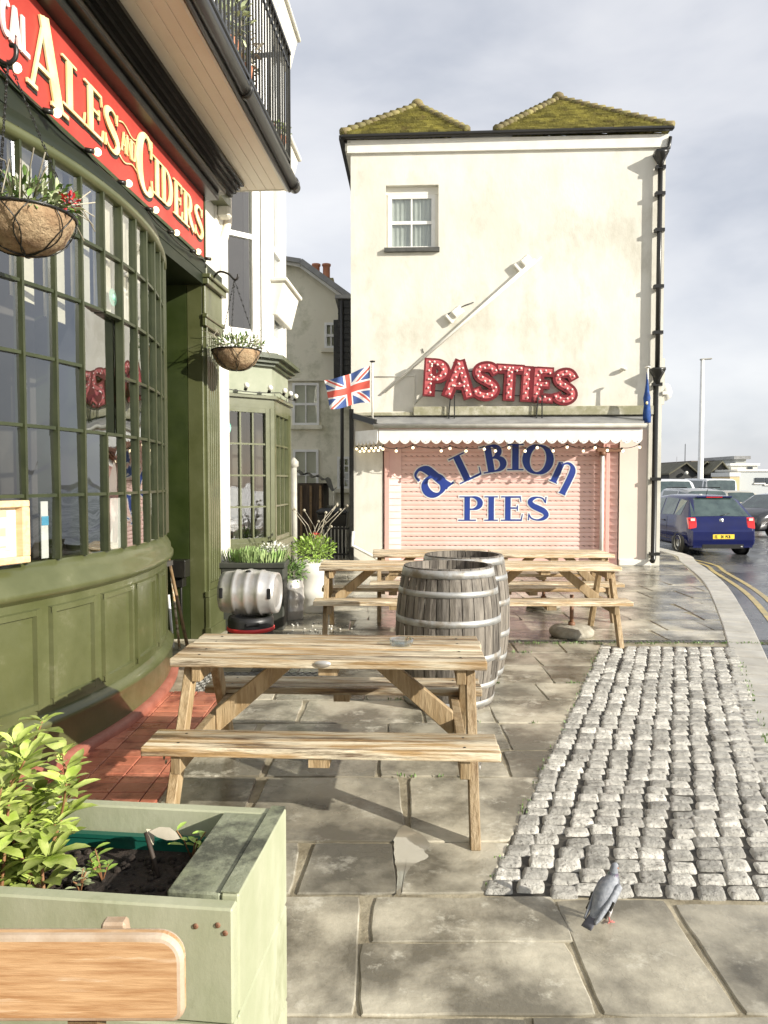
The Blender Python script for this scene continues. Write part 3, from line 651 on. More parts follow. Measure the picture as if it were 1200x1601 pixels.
# notice case and papers behind the panes
fr = thing('notice_case', 'pale pine framed notice hung on the bow window sill beside the panes', 'notice frame', M=MP)
def case_pt(px, py, d): q = onplane(px, py, MP, 0, d); return q
q0 = case_pt(-20, 786, .22); q1 = case_pt(61, 880, .26); sa, sb2 = q0.y, q1.y; d0 = bow(sa) + .012; d1 = bow(sb2) + .012
za, zb_ = 1.155, PP(61, 782, .26)[1]
def cb_(mb, u0, u1, z0, z1, o0, o1):
    def D(u): return d0 + (d1 - d0) * u
    def S_(u): return sa + (sb2 - sa) * u
    vs = [(D(u) + o, S_(u), z) for z in (z0, z1) for o in (o0, o1) for u in (u0, u1)]
    mb.add(vs, [(0, 2, 3, 1), (4, 5, 7, 6), (0, 1, 5, 4), (2, 6, 7, 3), (0, 4, 6, 2), (1, 3, 7, 5)])
b = pm(); cb_(b, 0, 1, za, za + .035, 0, .06); cb_(b, 0, 1, zb_ - .035, zb_, 0, .06); cb_(b, 0, .06, za + .035, zb_ - .035, 0, .06); cb_(b, .88, 1, za + .035, zb_ - .035, 0, .06); b.build('frame', mat('pine_frame', (.62, .42, .22), (.70, .52, .32), 5, .5, stretch=(1, 8, 8)), fr, bevel=.004)
b = pm(); cb_(b, .06, .88, za + .035, zb_ - .035, 0, .02); b.build('backing', mat('parchment', (.72, .62, .42), (.78, .70, .52), 5, .7), fr)
b = pm(); cb_(b, .12, .80, za + .07, zb_ - .07, .021, .024); b.build('sheet', mat('parchment_sheet', (.80, .70, .50), (.70, .55, .36), 8, .7), fr)
b = pm()
for (u0, u1, z0, z1) in ((.60, .72, .24, .28), (.55, .70, .12, .17), (.3, .7, .045, .055), (.22, .30, .2, .24)): cb_(b, u0, u1, za + .05 + z0 * .8, za + .05 + z1 * .8, .0245, .026)
b.build('print', mat('sepia_print', (.60, .42, .27), None, 5, .7), fr)
def paper(px0, px1, py0, py1, label, blue=False):
    s = 4.3
    for _ in range(30): q = onplane(px0, py0, MP, 0, bow(s) - .03); s += (q.y - s) * .5
    qa = s; za_ = q.z
    for _ in range(30): q = onplane(px1, py1, MP, 0, bow(s) - .03); s += (q.y - s) * .5
    qb = s; zb2 = q.z; t = thing('window_paper', label, 'paper notice', M=MP)
    b = pm(); da, db = bow(qa) - .03, bow(qb) - .03
    b.add([(da, qa, zb2), (db, qb, zb2), (db, qb, za_), (da, qa, za_), (da - .004, qa, zb2), (db - .004, qb, zb2), (db - .004, qb, za_), (da - .004, qa, za_)], [(0, 1, 2, 3), (7, 6, 5, 4), (0, 4, 5, 1), (2, 6, 7, 3), (1, 5, 6, 2), (0, 3, 7, 4)]); b.build('sheet', whitetrim, t)
    if blue:
        b = pm(); zm = zb2 + (za_ - zb2) * .58; b.box(0, 0, 0, 0, 0, 0) if False else None
        b.add([(da + .003, qa, zm), (db + .003, qb, zm), (db + .003, qb, zm + .05), (da + .003, qa, zm + .05), (da + .001, qa, zm), (db + .001, qb, zm), (db + .001, qb, zm + .05), (da + .001, qa, zm + .05)], [(0, 1, 2, 3), (7, 6, 5, 4), (0, 4, 5, 1), (2, 6, 7, 3)]); b.build('printed_band', mat('cyan_print', (.05, .35, .55), None, 5, .6), t)
paper(63.5, 76, 784, 872, 'white paper with a blue band taped inside the bow window beside the pine frame', True)
paper(172, 189, 779, 856, 'plain white paper standing inside a lower pane of the bow window')
def roundel(px, py, d, r, label, inner=True):
    s = 4.3
    for _ in range(30): q = onplane(px, py, MP, 0, bow(s) - .03 + d); s += (q.y - s) * .5
    b = pm(); M = Matrix.Translation((bow(s) - .03 + d, s, q.z)) @ Matrix.Rotation(math.pi / 2, 4, 'Y'); b.lathe([(.001, .012), (r * .35, .01), (r * .5, .0), (r, .0)], 20, M)
    tag(b.build('glass_roundel', mat('green_glass', (.10, .42, .30), (.45, .62, .52), 12, .1)), label, 'glass roundel')
roundel(176, 465, 0, .055, 'green glass roundel hanging in an upper pane of the bow window')
# ---------------------------------------------------------------- neighbouring house with the canted bay
nb = thing('neighbouring_house', 'cream house with a green canted shop bay and tall white sash bay above', 'house', (-1.4, 9.5, 0))
A, B, C, D = Vector((-2.15, 8.92)), Vector((-1.405, 9.5)), Vector((-1.33, 10.55)), Vector((-1.95, 11.3))
ctr = Vector((-2.6, 10.0))
def inset(p, o): return p + (ctr - p).normalized() * o if False else p
def plan(o):   # offset bay plan outward by o (edges A-B, B-C, C-D)
    def nrm(a, b): d = (b - a).normalized(); return Vector((d.y, -d.x))
    e = [(A, B), (B, C), (C, D)]; L_ = [(a + nrm(a, b) * o, b + nrm(a, b) * o) for a, b in e]
    def isx(l1, l2):
        p, r = l1[0], l1[1] - l1[0]; q, s = l2[0], l2[1] - l2[0]; t = ((q - p).x * s.y - (q - p).y * s.x) / (r.x * s.y - r.y * s.x); return p + r * t
    return [L_[0][0], isx(L_[0], L_[1]), isx(L_[1], L_[2]), L_[2][1]]
def bprism(mb, o, z0, z1, o2=None):
    P = plan(o); mb.prism([tuple(p) for p in [Vector((-3.4, P[0].y - .2)), P[0], P[1], P[2], P[3], Vector((-3.4, 11.5))]], z0, z1)
def face_frame(a, b, o):  # matrix: x along a->b, y up, z outward
    d = (b - a).normalized(); n = Vector((d.y, -d.x)); p = a + n * o
    return Matrix(((d.x, 0, n.x, p.x), (d.y, 0, n.y, p.y), (0, 1, 0, 0), (0, 0, 0, 1)))
def facebox(mb, M, x0, x1, y0, y1, z0, z1):
    M2 = M; mb.box(x0, x1, y0, y1, z0, z1, M2)
zsill = .80; ztop = 2.50
b = MB(); bprism(b, 0, 0, zsill); bprism(b, .03, 0, .18); bprism(b, .03, zsill - .08, zsill); b.build('bay_base', olive, nb, bevel=.005)
b = MB(); bprism(b, 0, ztop, 2.62); bprism(b, .04, 2.62, 2.66); b.build('bay_lintel', olive, nb)
b = MB(); bprism(b, -.03, 2.66, 3.03); b.build('bay_fascia', mat('pale_sage', (.24, .265, .18), (.30, .32, .23), 3, .6), nb)
b = MB(); bprism(b, .02, 3.03, 3.07); bprism(b, .07, 3.07, 3.12); bprism(b, .13, 3.12, 3.17); bprism(b, .05, 3.17, 3.20); b.build('bay_cornice', olivedark, nb)
def window(parent, M, x0, x1, z0, z1, nx, nz, fm, gm, ft=.05, bt=.02, dep=.07, name='window', back=interior, curtain=None, out=.0):
    w_ = x1 - x0; f = MB(M); f.box(x0, x0 + ft, z0, z1, out - dep, out); f.box(x1 - ft, x1, z0, z1, out - dep, out); f.box(x0 + ft, x1 - ft, z0, z0 + ft, out - dep, out - .002); f.box(x0 + ft, x1 - ft, z1 - ft, z1, out - dep, out - .002)
    fo = f.build(name, fm, parent)
    g_ = MB(M)
    for i in range(1, nx): x = x0 + ft + (w_ - 2 * ft) * i / nx; g_ = MB(M); g_.box(x - bt / 2, x + bt / 2, z0 + ft, z1 - ft, out - dep * .7, out - .012); g_.build('glazing_bar', fm, fo)
    for k in range(1, nz): z = z0 + ft + (z1 - z0 - 2 * ft) * k / nz; th = bt if not (nz == 2) else bt * 2; g_ = MB(M); g_.box(x0 + ft, x1 - ft, z - th / 2, z + th / 2, out - dep * .7 - .001, out - .010); g_.build('glazing_bar', fm, fo)
    p = MB(M); p.add([(x0 + ft, z0 + ft, out - dep * .5), (x1 - ft, z0 + ft, out - dep * .5), (x1 - ft, z1 - ft, out - dep * .5), (x0 + ft, z1 - ft, out - dep * .5)], [(0, 1, 2, 3)]); p.build('pane', gm, fo)
    if back: p = MB(M); p.box(x0 + .01, x1 - .01, z0 + .01, z1 - .01, out - dep - .30, out - dep - .28); p.build('room_back', back, fo)
    if curtain:
        p = MB(M); n = int(w_ / .05); cx = [x0 + ft + (w_ - 2 * ft) * i / n for i in range(n + 1)]
        p.loft([[Vector((x, zz, out - dep * .95 - .02 * (i % 2))) for i, x in enumerate(cx)] for zz in (z0 + ft, z1 - ft)], False, False); p.build('curtain', curtain, fo)
    return fo
MAB = face_frame(A, B, 0); MBC = face_frame(B, C, 0); lab = (B - A).length; lbc = (C - B).length
# posts
for M, l in ((MAB, lab), (MBC, lbc)):
    for xa_, oo_ in ((0, .01), (l - .06, .008)): b = MB(); b.box(xa_, xa_ + .06, zsill, ztop, -.10, oo_, M); b.build('bay_post', olive, nb)
window(nb, MAB, .062, lab - .062, zsill, ztop, 4, 4, olive, glassb, .06, .022, .08)
window(nb, MBC, .062, lbc - .062, zsill, ztop, 3, 4, olive, glassb, .06, .022, .08)
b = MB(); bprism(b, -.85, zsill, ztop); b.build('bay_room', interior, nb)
# upper bay with its openings
z1u = 3.2; zt = 11
b = MB()
P = plan(-.06)
for (a, c, M_, l) in ((P[0], P[1], face_frame(P[0], P[1], 0), (P[1] - P[0]).length), (P[1], P[2], face_frame(P[1], P[2], 0), (P[2] - P[1]).length)):
    b.box(0, .17, z1u, zt, -.14, 0, M_); b.box(l - .17, l, z1u, zt, -.14, 0, M_)
    for z0_, z9 in ((z1u, 3.42), (5.85, 6.6), (9.0, zt)): b.box(.17, l - .17, z0_, z9, -.14, -.004, M_)
    b.box(.10, .14, z1u, zt, 0, .03, M_); b.box(l - .12, l - .08, z1u, zt, 0, .03, M_)
    for z0_, z9 in ((3.42, 5.85), (6.6, 9.0)): window(nb, M_, .17, l - .17, z0_, z9, 1, 2, whitetrim, glassb, .06, .03, .09, 'sash_window')
b.prism([tuple(v) for v in (Vector((-3.4, 8.6)), P[0] + Vector((-.12, .12)), P[0] + Vector((-.05, .5)), Vector((-2.3, 10.8)), P[3], Vector((-3.4, 11.4)))], z1u, zt)
b.build('upper_wall', whitetrim, nb)
b = MB(); b.box(-4.6, -2.3, 8.75, 8.9, 0, zt); b.box(-4.6, -2.25, 8.9, 12.2, 0, zt); b.build('wall', white, nb)
for z in (3.72, 5.66, 7.3):
    b = MB()
    for k, (o, dz) in enumerate(((.02, 0), (.06, .10), (.10, .22), (.17, .34), (.19, .38))): bprism_ = None; Pq = plan(o); hh = (.10, .12, .12, .04, .05)[k]; 
    Pq0 = plan(.03); Pq1 = plan(.17)
    M_ = face_frame(B, C, 0); l = (C - B).length
    b.add([M_ @ Vector(v) for v in ((.12, z, -.08), (l + .06, z, -.08), (l + .06, z, .01), (.12, z, .01), (.12, z + .42, -.08), (l + .06, z + .42, -.08), (l + .06, z + .42, .12), (.12, z + .42, .12))], [(0, 1, 2, 3), (7, 6, 5, 4), (3, 2, 6, 7), (0, 3, 7, 4), (2, 1, 5, 6)])
    b.box(.09, l + .1, z + .42, z + .47, -.05, .16, M_); b.build('window_hood', cream, nb, bevel=.01)
pf = plan(.09); pts = [Vector((*pf[0], 2.72)), Vector((*pf[1], 2.70)), Vector((*pf[2], 2.72))]
bl_ = []
for i, (a, c, n) in enumerate(((pts[0], pts[1], 3), (pts[1], pts[2], 3))):
    for k in range(n): p = a.lerp(c, (k + .5) / n); bl_.append((p - Vector((0, 0, .01)), (.3, -.5, .7)))
festoon('bay_festoon', 'black cable with white globe bulbs strung round the green bay fascia', pts, bl_, bulboff, .035, sag=.03, drop=.05)
b = MB(); q = [PX(417, 385, 9.9), PX(423, 372, 9.8)]
def disc(px, py, rpx, label, m):
    Mi = MAB.inverted(); o = Mi @ Vector((0, 0, CAMH)); q = Mi @ (Vector((0, 0, CAMH)) + ray(px, py)); d = q - o; h = o + d * ((.02 - 0 - o.z) / d.z)
    h.x = max(h.x, .1); b = MB(MAB @ Matrix.Translation((h.x, h.y, -.025))); b.lathe([(.001, .012), (rpx * .3, .010), (rpx * .6, .002), (rpx, 0)], 20); tag(b.build('glass_roundel', m), label, 'glass roundel')
disc(352, 668, .10, 'large green glass roundel hanging at the top left of the green bay window', MATS['green_glass'])
disc(349, 716, .05, 'small blue glass roundel hanging in the green bay window below the large one', mat('blue_glass', (.15, .35, .48), (.6, .7, .75), 14, .1))

# ---------------------------------------------------------------- pie shop building
MBd = Matrix.Translation((-.62, 14.0, 0)) @ Matrix.Rotation(R(-2.5), 4, 'Z')
def BP(px, py, d=0): q = onplane(px, py, MBd, 1, -d); return q.x, q.z
FR = MBd @ Matrix(((1, 0, 0, 0), (0, 0, -1, 0), (0, 1, 0, 0), (0, 0, 0, 1)))    # x along, y up, z out
shop = thing('pie_shop_building', 'tall cream rendered building with twin mossy hipped roofs above a pink shopfront', 'building', M=MBd)
BW = BP(1035, 600)[0]; ZE = BP(800, 218)[1]; DEP = 8.0
def fb(): return MB(FR)
wx0, wz1 = BP(603, 290); wx1, wz0 = BP(685, 388)
px0, _ = BP(598, 750, .0); px1, _ = BP(968, 750); zsh = BP(700, 672)[1]
w = fb()
w.box(0, wx0, 0 + zsh, ZE, -.3, 0); w.box(wx1, BW, zsh, ZE, -.3, 0); w.box(wx0, wx1, zsh, wz0, -.3, 0); w.box(wx0, wx1, wz1, ZE, -.3, 0)
w.box(0, px0, 0, zsh, -.3, 0); w.box(0, .3, 0, ZE, -DEP, -.3); w.box(BW - .3, BW, 0, ZE, -DEP, -.3); w.box(.3, BW - .3, 0, ZE, -DEP, -DEP + .3); w.box(.3, BW - .3, ZE - .1, ZE, -DEP + .3, -.3)
w.build('wall', cream, shop)
w = fb(); w.box(px1, BP(1010, 750)[0], 0, zsh, -.3, .012); w.build('pier', pinklight, shop)
w = fb(); w.box(BP(1010, 750)[0], BW, 0, zsh, -.3, 0); w.build('side_pier', cream, shop)
w = fb(); zz = BP(1000, 877)[1]; w.box(px1, BP(1016, 877)[0], 0, .12, 0, .05); w.box(BP(1012, 700)[0], BP(1013.5, 700)[0], 0, zsh, 0, .02); w.build('plinth', white, shop, bevel=.01)
window(shop, FR, wx0 + .04, wx1 - .06, wz0, wz1 - .14, 2, 2, whitetrim, glassb, .07, .03, .06, 'sash_window', curtain=mat('net_curtain', (.70, .72, .68), (.60, .62, .58), 4, .8), out=-.10)
w = fb(); w.box(wx0 + .001, wx1 - .001, wz1 - .14, wz1 - .001, -.29, -.10); w.box(wx0 + .001, wx0 + .04, wz0, wz1 - .14, -.29, -.12); w.box(wx1 - .06, wx1 - .001, wz0, wz1 - .14, -.29, -.11); w.build('reveal', white, shop)
w = fb(); w.box(wx0 - .03, wx1 + .02, wz0 - .07, wz0 + .003, -.2, .07); w.build('window_sill', mat('slate_sill', (.05, .05, .045), (.09, .09, .08), 6, .5), shop)
# fascia band at the eaves, gutter
zf = BP(800, 236)[1]; w = fb(); w.box(-.06, BW + .04, zf, ZE + .02, -.05, .05); w.build('eaves_board', white, shop)
w = fb(); w.beam((-.16, ZE + .05, .12), (BW + .10, ZE + .09, .12), .11, .07, (0, 1, 0)); w.build('gutter', plasticblk, shop, bevel=.02)
w = fb(); w.beam((-.15, ZE + .045, .12), (-.15, ZE + .045, -DEP), .11, .08, (0, 1, 0)); w.box(-.12, 0, ZE - .02, ZE + .0, -DEP, .05); w.build('side_gutter', plasticblk, shop)
w = fb(); w.box(-.10, -.002, ZE - .16, ZE - .022, -DEP, .02); w.build('side_eaves_board', white, shop)
# mossy roofs: stepped courses
mossy = mat('mossy_tile', (.21, .19, .05), (.32, .29, .08), 5, .8, bump=1.5, bscale=22, rnd=.38, c3=(.16, .12, .055), s3=3.5, lo3=.54, hi3=.70)
ridge = mat('ridge_tile', (.17, .13, .06), (.20, .18, .06), 8, .8, rnd=.3)
def toward(px, py, dz):   # local roof point seen at a pixel, at height ZE+dz
    o = MBd.inverted() @ Vector((0, 0, CAMH)); q = MBd.inverted() @ (Vector((0, 0, CAMH)) + ray(px, py)); d = q - o; t = (ZE + dz - o.z) / d.z; return o + d * t
def hip(x0, x1, px, py, dz, xl=None):
    ap = toward(px, py, dz); ax, ay = ap.x, ap.y
    r = MB(MBd); n = 20; zb = ZE + .10
    L0, R0 = Vector((x0, -.12, zb)), Vector((x1, -.12, zb)); Lb, Rb = Vector((x0, DEP, zb)), Vector((x1, DEP, zb)); Ap = Vector((ax, ay, ZE + dz)); Ab = Vector((ax, DEP - ay, ZE + dz))
    for (a, b, c, d) in ((L0, R0, Ap, Ap), (Lb, L0, Ap, Ab), (R0, Rb, Ab, Ap)):
        nrm = (b - a).cross(d - a).normalized()
        for i in range(n):
            t0, t1 = i / n, (i + 1) / n; p0, p1 = a.lerp(d, t0), b.lerp(c, t0); p2, p3 = b.lerp(c, t1), a.lerp(d, t1)
            lift = nrm * .04; m_ = max(1, int((p1 - p0).length / .17))
            for k in range(m_):
                j0 = rng.uniform(.0, .018) ; u0, u1 = k / m_, (k + 1) / m_; q0 = p0.lerp(p1, u0) + lift + nrm * j0; q1 = p0.lerp(p1, u1) + lift + nrm * j0; q2 = p3.lerp(p2, u1); q3 = p3.lerp(p2, u0)
                g0 = p0.lerp(p1, u0); g1 = p0.lerp(p1, u1)
                r.add([q0, q1, q2 + nrm * .012, q3 + nrm * .012, g0, g1], [(0, 1, 2, 3), (4, 5, 1, 0)])
    ro = r.build('roof', mossy, shop)
    h = MB(MBd)
    for a, b in ((L0, Ap), (R0, Ap), (Ap, Ab)):
        l = (b - a).length; m_ = int(l / .20)
        for k in range(m_):
            p = a.lerp(b, k / m_); q = a.lerp(b, (k + 1.15) / m_ if k < m_ - 1 else 1); h.tube([p + Vector((0, 0, .035)), q + Vector((0, 0, .02))], .07, 8, rr=[.085, .055])
    h.ball(Ap + Vector((0, 0, .06)), (.13, .13, .10)); h.build('ridge_tiles', ridge, ro)
xv0 = BP(727, 205)[0]; xv1 = BP(779, 205)[0]
hip(-.14, xv0 + .02, 652, 168, 1.30); hip(xv1 - .05, BW + .07, 872, 157, 1.5)
w = MB(MBd); w.box(xv0 - .25, xv1 + .25, -.05, DEP, ZE + .02, ZE + .13); w.build('valley_lead', slate, shop)
# rainwater pipe and hoppers on the right
w = fb(); xp = BP(1030, 400, .1)[0]; zh0 = BP(1030, 582, .1)[1]; zt0 = BP(1030, 244, .1)[1]; zb0 = BP(1024, 872, .1)[1]
w.tube([(xp, zt0, .10), (xp, zh0, .10)], .045, 10); w.tube([(xp - .02, zh0, .10), (xp - .02, zb0, .10), (xp - .06, zb0 - .06, .17)], .05, 10)
for z in (BP(1030, 262, .1)[1], BP(1030, 303, .1)[1], BP(1030, 360, .1)[1], BP(1030, 448, .1)[1], BP(1030, 520, .1)[1], BP(1030, 601, .1)[1], BP(1027, 749, .1)[1], BP(1026, 866, .1)[1]): w.box(xp - .085, xp + .085, z - .03, z + .03, .04, .15)
w.build('downpipe', plasticblk, shop)
for zc in (zh0, zt0):
    w = fb(); w.lathe([(.05, -.22), (.06, -.14), (.16, .03), (.16, .07)], 4, Matrix.Translation((xp, zc, .12)) @ Matrix.Rotation(-math.pi / 2, 4, 'X') @ Matrix.Rotation(math.pi / 4, 4, 'Z'), cap=True); w.build('hopper', plasticblk, shop)
w = fb(); w.tube([(BW + .05, ZE - .05, .08), (BW + .02, ZE - .25, .1), (xp, zt0 + .1, .12)], .035, 8); w.build('gutter_outlet', plasticblk, shop)
# ledge course and canopy
w = fb(); a = BP(646, 636); c_ = BP(1023, 633); zl0 = BP(800, 650)[1]; zl1 = BP(800, 636)[1]
w.box(a[0], c_[0], zl0, zl1, 0, .13); w.box(.06, a[0] - .01, zl0, BP(600, 647)[1] + .02, 0, .09); w.build('stone_ledge', mat('mossy_ledge', (.36, .34, .24), (.26, .25, .15), 5, .8, bump=.8, c3=(.5, .48, .38), s3=3), shop, bevel=.01)
CD = .55; cx0 = BP(592, 672, CD)[0]; cx1 = BP(1004, 672, CD)[0]; zc1 = BP(800, 661, CD)[1]; zc0 = BP(800, 666, CD)[1]
w = fb(); w.add([(cx0 - .02, zc1, CD), (cx1 + .02, zc1, CD), (BP(1010, 650)[0], zl0 - .005, .004), (BP(556, 650)[0], zl0 - .005, .004), (cx0 - .02, zc0, CD), (cx1 + .02, zc0, CD), (BP(1010, 650)[0], zl0 - .06, .004), (BP(556, 650)[0], zl0 - .06, .004)], [(0, 1, 2, 3), (7, 6, 5, 4), (4, 5, 1, 0), (5, 6, 2, 1), (7, 4, 0, 3)]); w.build('canopy_roof', slate, shop)
w = fb(); w.tube([(cx0 - .10, zc0 + .0, CD + .05), (cx1 + .05, zc0 + .0, CD + .05)], .04, 10); w.build('canopy_gutter', mat('grey_gutter', (.42, .41, .36), (.34, .33, .28), 6, .5), shop)
zvt = BP(800, 671, CD)[1]; zvb = BP(800, 689, CD)[1]; amp = .075; nsc = 25
def scal(mb, P0, P1, n, th=.02):
    P0, P1 = Vector(P0), Vector(P1); k = n * 8; o = []
    for i in range(k + 1):
        t = i / k; ph = (t * n) % 1.0; z = zvb - amp * (math.sin(math.pi * ph) ** .7) + .02; p = P0.lerp(P1, t); o.append((p, z))
    d = (P1 - P0).normalized(); nn = Vector((0, 1, 0)).cross(d) * -th
    rings = [[Vector((p.x, zvt, p.z)), Vector((p.x, z, p.z)), Vector((p.x, z, p.z)) - nn, Vector((p.x, zvt, p.z)) - nn] for p, z in o]
    mb.loft(rings, True, True)
w = fb(); scal(w, (cx0, 0, CD + .015), (cx1, 0, CD + .015), nsc); w.build('scalloped_valance', whitetrim, shop)
w = fb(); xl = BP(556, 690)[0]; scal(w, (cx0 - .01, 0, CD), (xl, 0, .03), 6); w.build('scalloped_side_valance', whitetrim, shop)
w = fb()
for i in range(nsc): w.ball((cx0 + (cx1 - cx0) * (i + .5) / nsc, zvb - .02, CD + .036), .008, 6, 4)
w.build('valance_stud', blackm, shop)
w = fb(); w.box(-.03, .05, BP(548, 700)[1] - 2.2, BP(548, 640)[1], 0, .06); w.beam((.02, BP(555, 648)[1] - .02, .02), (cx0 - .06, zc1 + .02, CD), .05, .10, (0, 1, 0)); w.build('black_bracket', blackm, shop)
w = fb(); w.box(cx0, cx1, zvt + .0, zc0 - .004, -.1, CD - .01); w.build('canopy_ceiling', pink, shop)
# recess, clapboard cheeks and shutter
sx0 = BP(627, 750, -.08)[0]; sx1 = BP(942, 750, -.08)[0]
zlap = .125
for (xa, xb, za_, zb2) in ((px0 + .02, sx0, -.02, -.12), (px1 - .02, sx1 + .02, -.02, -.12)):
    w = fb(); z = .0
    while z < zsh + .1:
        w.add([(xa, z, za_ + .018), (xb, z, zb2 + .018), (xb, z + zlap, zb2), (xa, z + zlap, za_), (xa, z, za_), (xb, z, zb2)], [(0, 1, 2, 3), (4, 5, 1, 0)] if xa < xb else [(3, 2, 1, 0), (0, 1, 5, 4)])
        z += zlap
    w.build('clapboard', pink, shop)
w = fb(); xd = BP(601, 750)[0]; w.box(xd, xd + .09, 0, BP(600, 706)[1], -.01, .03); w.build('door_post', mat('deep_pink', (.70, .42, .36), None, 4, .5), shop, bevel=.006); w = fb(); w.box(sx1 - .0, sx1 + .02, 0, zsh, -.16, -.05); w.box(BP(947, 700)[0], BP(953, 700)[0], 0, BP(950, 695)[1], .0, .03); w.build('door_post', mat('deep_pink', (.70, .42, .36), None, 4, .5), shop, bevel=.006)
shut = fb(); z = .0; pit = .085; SD = -.13
while z < zsh + .1:
    shut.loft([[Vector((x, z + a, SD + o)) for a, o in ((0, 0), (.010, -.007), (.016, .003), (.03, .007), (.06, .007), (pit, 0))] for x in (sx0, sx1)], False, False, True); z += pit
sh = shut.build('roller_shutter', pink, shop)
dots = fb(); z = 0.0; r_ = 0; deepink = mat('shutter_slot', (.22, .11, .09), None, 4, .6)
while z < zsh:
    x = sx0 + .06
    while x < sx1 - .05 and r_ % 2 == 0:
        dots.add([(x, z + .016, SD + .0055), (x + .05, z + .004, SD + .0055), (x + .055, z + .013, SD + .0095), (x + .012, z + .026, SD + .0095)], [(0, 1, 2, 3)], False); x += .105
    z += pit; r_ += 1
dots.build('slot', deepink, sh)
# painted lettering
def shpt(px, py): return BP(px, py, -SD)
def SPx(px, py): q = onplane(px, py, MBd, 1, -SD - .012); return q.x, q.z
def linew(word, pxs, pyb, pyt, base_, nmat, grow, T=.225, t=.06, dep=.002):
    mb = MB()
    xb, zb = SPx(pxs[0][0], pyb); zt_ = SPx(pxs[0][0], pyt)[1]
    for ch, (a, b) in zip(word, pxs):
        xa = SPx(a, pyb)[0]; xb = SPx(b, pyb)[0]; S, adv = glyph(ch, T, t, True); h = zt_ - zb; text(mb, ch, xa, zb, h, FR, dep, base_, T, t, True, (xb - xa) / (adv * h), grow=grow)
    return mb
for nm, m, gr, bs in (('letter_outline', whitetrim, .022, SD + .010), ('letter', bluem, 0, SD + .0145)):
    for ch, sp in zip('PIES', ((720, 756), (759, 776), (785, 817), (823, 859))): linew(ch, (sp,), 814, 776, bs, m, gr).build(nm, m, sh)
# arched word: each letter turned about its foot point
# (centre of foot px, py, turn deg, height px)
for ch, fx, fy, ang, hp in (('a', 691, 766, 37, 50), ('L', 738, 745, 26, 43), ('B', 776, 734, 10, 42), ('I', 804, 732, 0, 41), ('O', 837, 738, -9, 46), ('n', 876, 755, -24, 38)):
    x, z = SPx(fx, fy + 3); h = (SPx(fx, fy - hp + 3)[1] - z) * 1.0; S, adv = glyph(ch, .20, .055, True)
    M = FR @ Matrix.Translation((x, z, 0)) @ Matrix.Rotation(R(ang), 4, 'Z')
    xs_ = {'a': 1.2, 'L': 1.3, 'B': 1.28, 'I': 1.3, 'O': 1.12, 'n': 1.3}[ch]
    for nm, m, gr, bs in (('letter_outline', whitetrim, .022, SD + .010), ('letter', bluem, 0, SD + .0145)):
        mb = MB(); text(mb, ch, -adv * h * xs_ / 2, 0, h, M, .002, bs, .25, .07, True, xs_, grow=gr); mb.build(nm, m, sh)
w = fb(); xq = BP(942, 800, .1)[0]; w.tube([(xq, 0.05, .03), (xq, BP(942, 712, .1)[1], .03)], .035, 10); w.build('awning_pole', whitetrim, shop)
w = fb(); w.tube([(xq, BP(942, 712, .1)[1], .03), (xq, BP(942, 706, .1)[1], .03)], .06, 10); w.box(xq - .1, xq + .35, BP(942, 706, .1)[1], BP(942, 700, .1)[1] , -.02, .06); w.build('pole_collar', mat('rusty', (.22, .11, .06), None, 5, .6), shop)
w = fb(); xw, zw = BP(590, 855, .1); w.tube([(BP(553, 830)[0], BP(553, 830)[1], .12), (BP(551, 850)[0], BP(551, 852)[1], .12), (xw - .1, BP(575, 868)[1], .15), (xw + .1, .08, .2)], .03, 8); w.build('waste_pipe', white, shop)
w = fb(); x, z = BP(973, 578); w.ball((x, z, .06), (.07, .035, .06)); tag(w.build('wall_sensor', cream), 'small cream sensor box on the rendered wall right of the red letters', 'sensor')
w = fb(); x, z = BP(1041, 612); w.box(BW, BW + .1, z - .06, z, -.03, .03); w.lathe([(.02, -.16), (.1, -.1), (.12, 0), (.08, .12), (.02, .16)], 8, Matrix.Translation((BW + .10, z, -.1)) @ Matrix.Rotation(-math.pi / 2, 4, 'X')); tag(w.build('wall_lantern', bulboff), 'white faceted lantern on the far right corner of the cream building', 'lantern')
w = fb(); x0_, zb_ = BP(1037, 648); w.box(BW - .02, BW + .05, BP(1037, 632)[1], BP(1037, 560)[1], -.2, -.02); w.build('corner_board', cream, shop)
# long pole fixed slantwise on the wall
pt = thing('wall_pole', 'long white pole fixed slantwise across the cream wall on two brackets', 'pole', tuple(MBd @ Vector((1, 0, 4))))
w = fb(); a = BP(600, 612, .22); c_ = BP(838, 402, .22); w.tube([(a[0], a[1], .045), (c_[0], c_[1], .09)], .022, 8); w.tube([(BP(650, 572)[0], BP(650, 572)[1], .04), (BP(845, 404)[0], BP(845, 404)[1], .08)], .012, 6); w.build('shaft', white, pt)
for px, py in ((712, 489), (820, 409)):
    x, z = BP(px, py, .12); M = Matrix.Translation((x, z, 0)) @ Matrix.Rotation(R(41), 4, 'Z'); w = fb(); w.box(-.16, .16, -.08, .08, 0, .03, M); w.box(-.05, .05, -.07, .07, .03, .13, M); w.box(-.18, -.12, -.1, .1, .03, .09, M); w.build('bracket', white, pt, bevel=.01)
w = fb(); w.tube([(BP(x, y)[0], BP(x, y)[1], .02) for x, y in ((740, 473), (726, 478), (700, 492))], .01, 5); w.tube([(BP(x, y)[0], BP(x, y)[1], .012) for x, y in ((660, 545), (662, 552), (651, 640), (648, 588), (585, 589))][:2], .008, 5); w.build('cable', blackm, pt)
w = fb(); w.tube([(BP(x, y)[0], BP(x, y)[1], .012) for x, y in ((585, 589), (648, 588), (648, 632), (662, 616))], .010, 5)
tag(w.build('wall_conduit', white), 'thin white conduit running on the wall between the flag and the red letters', 'cable')

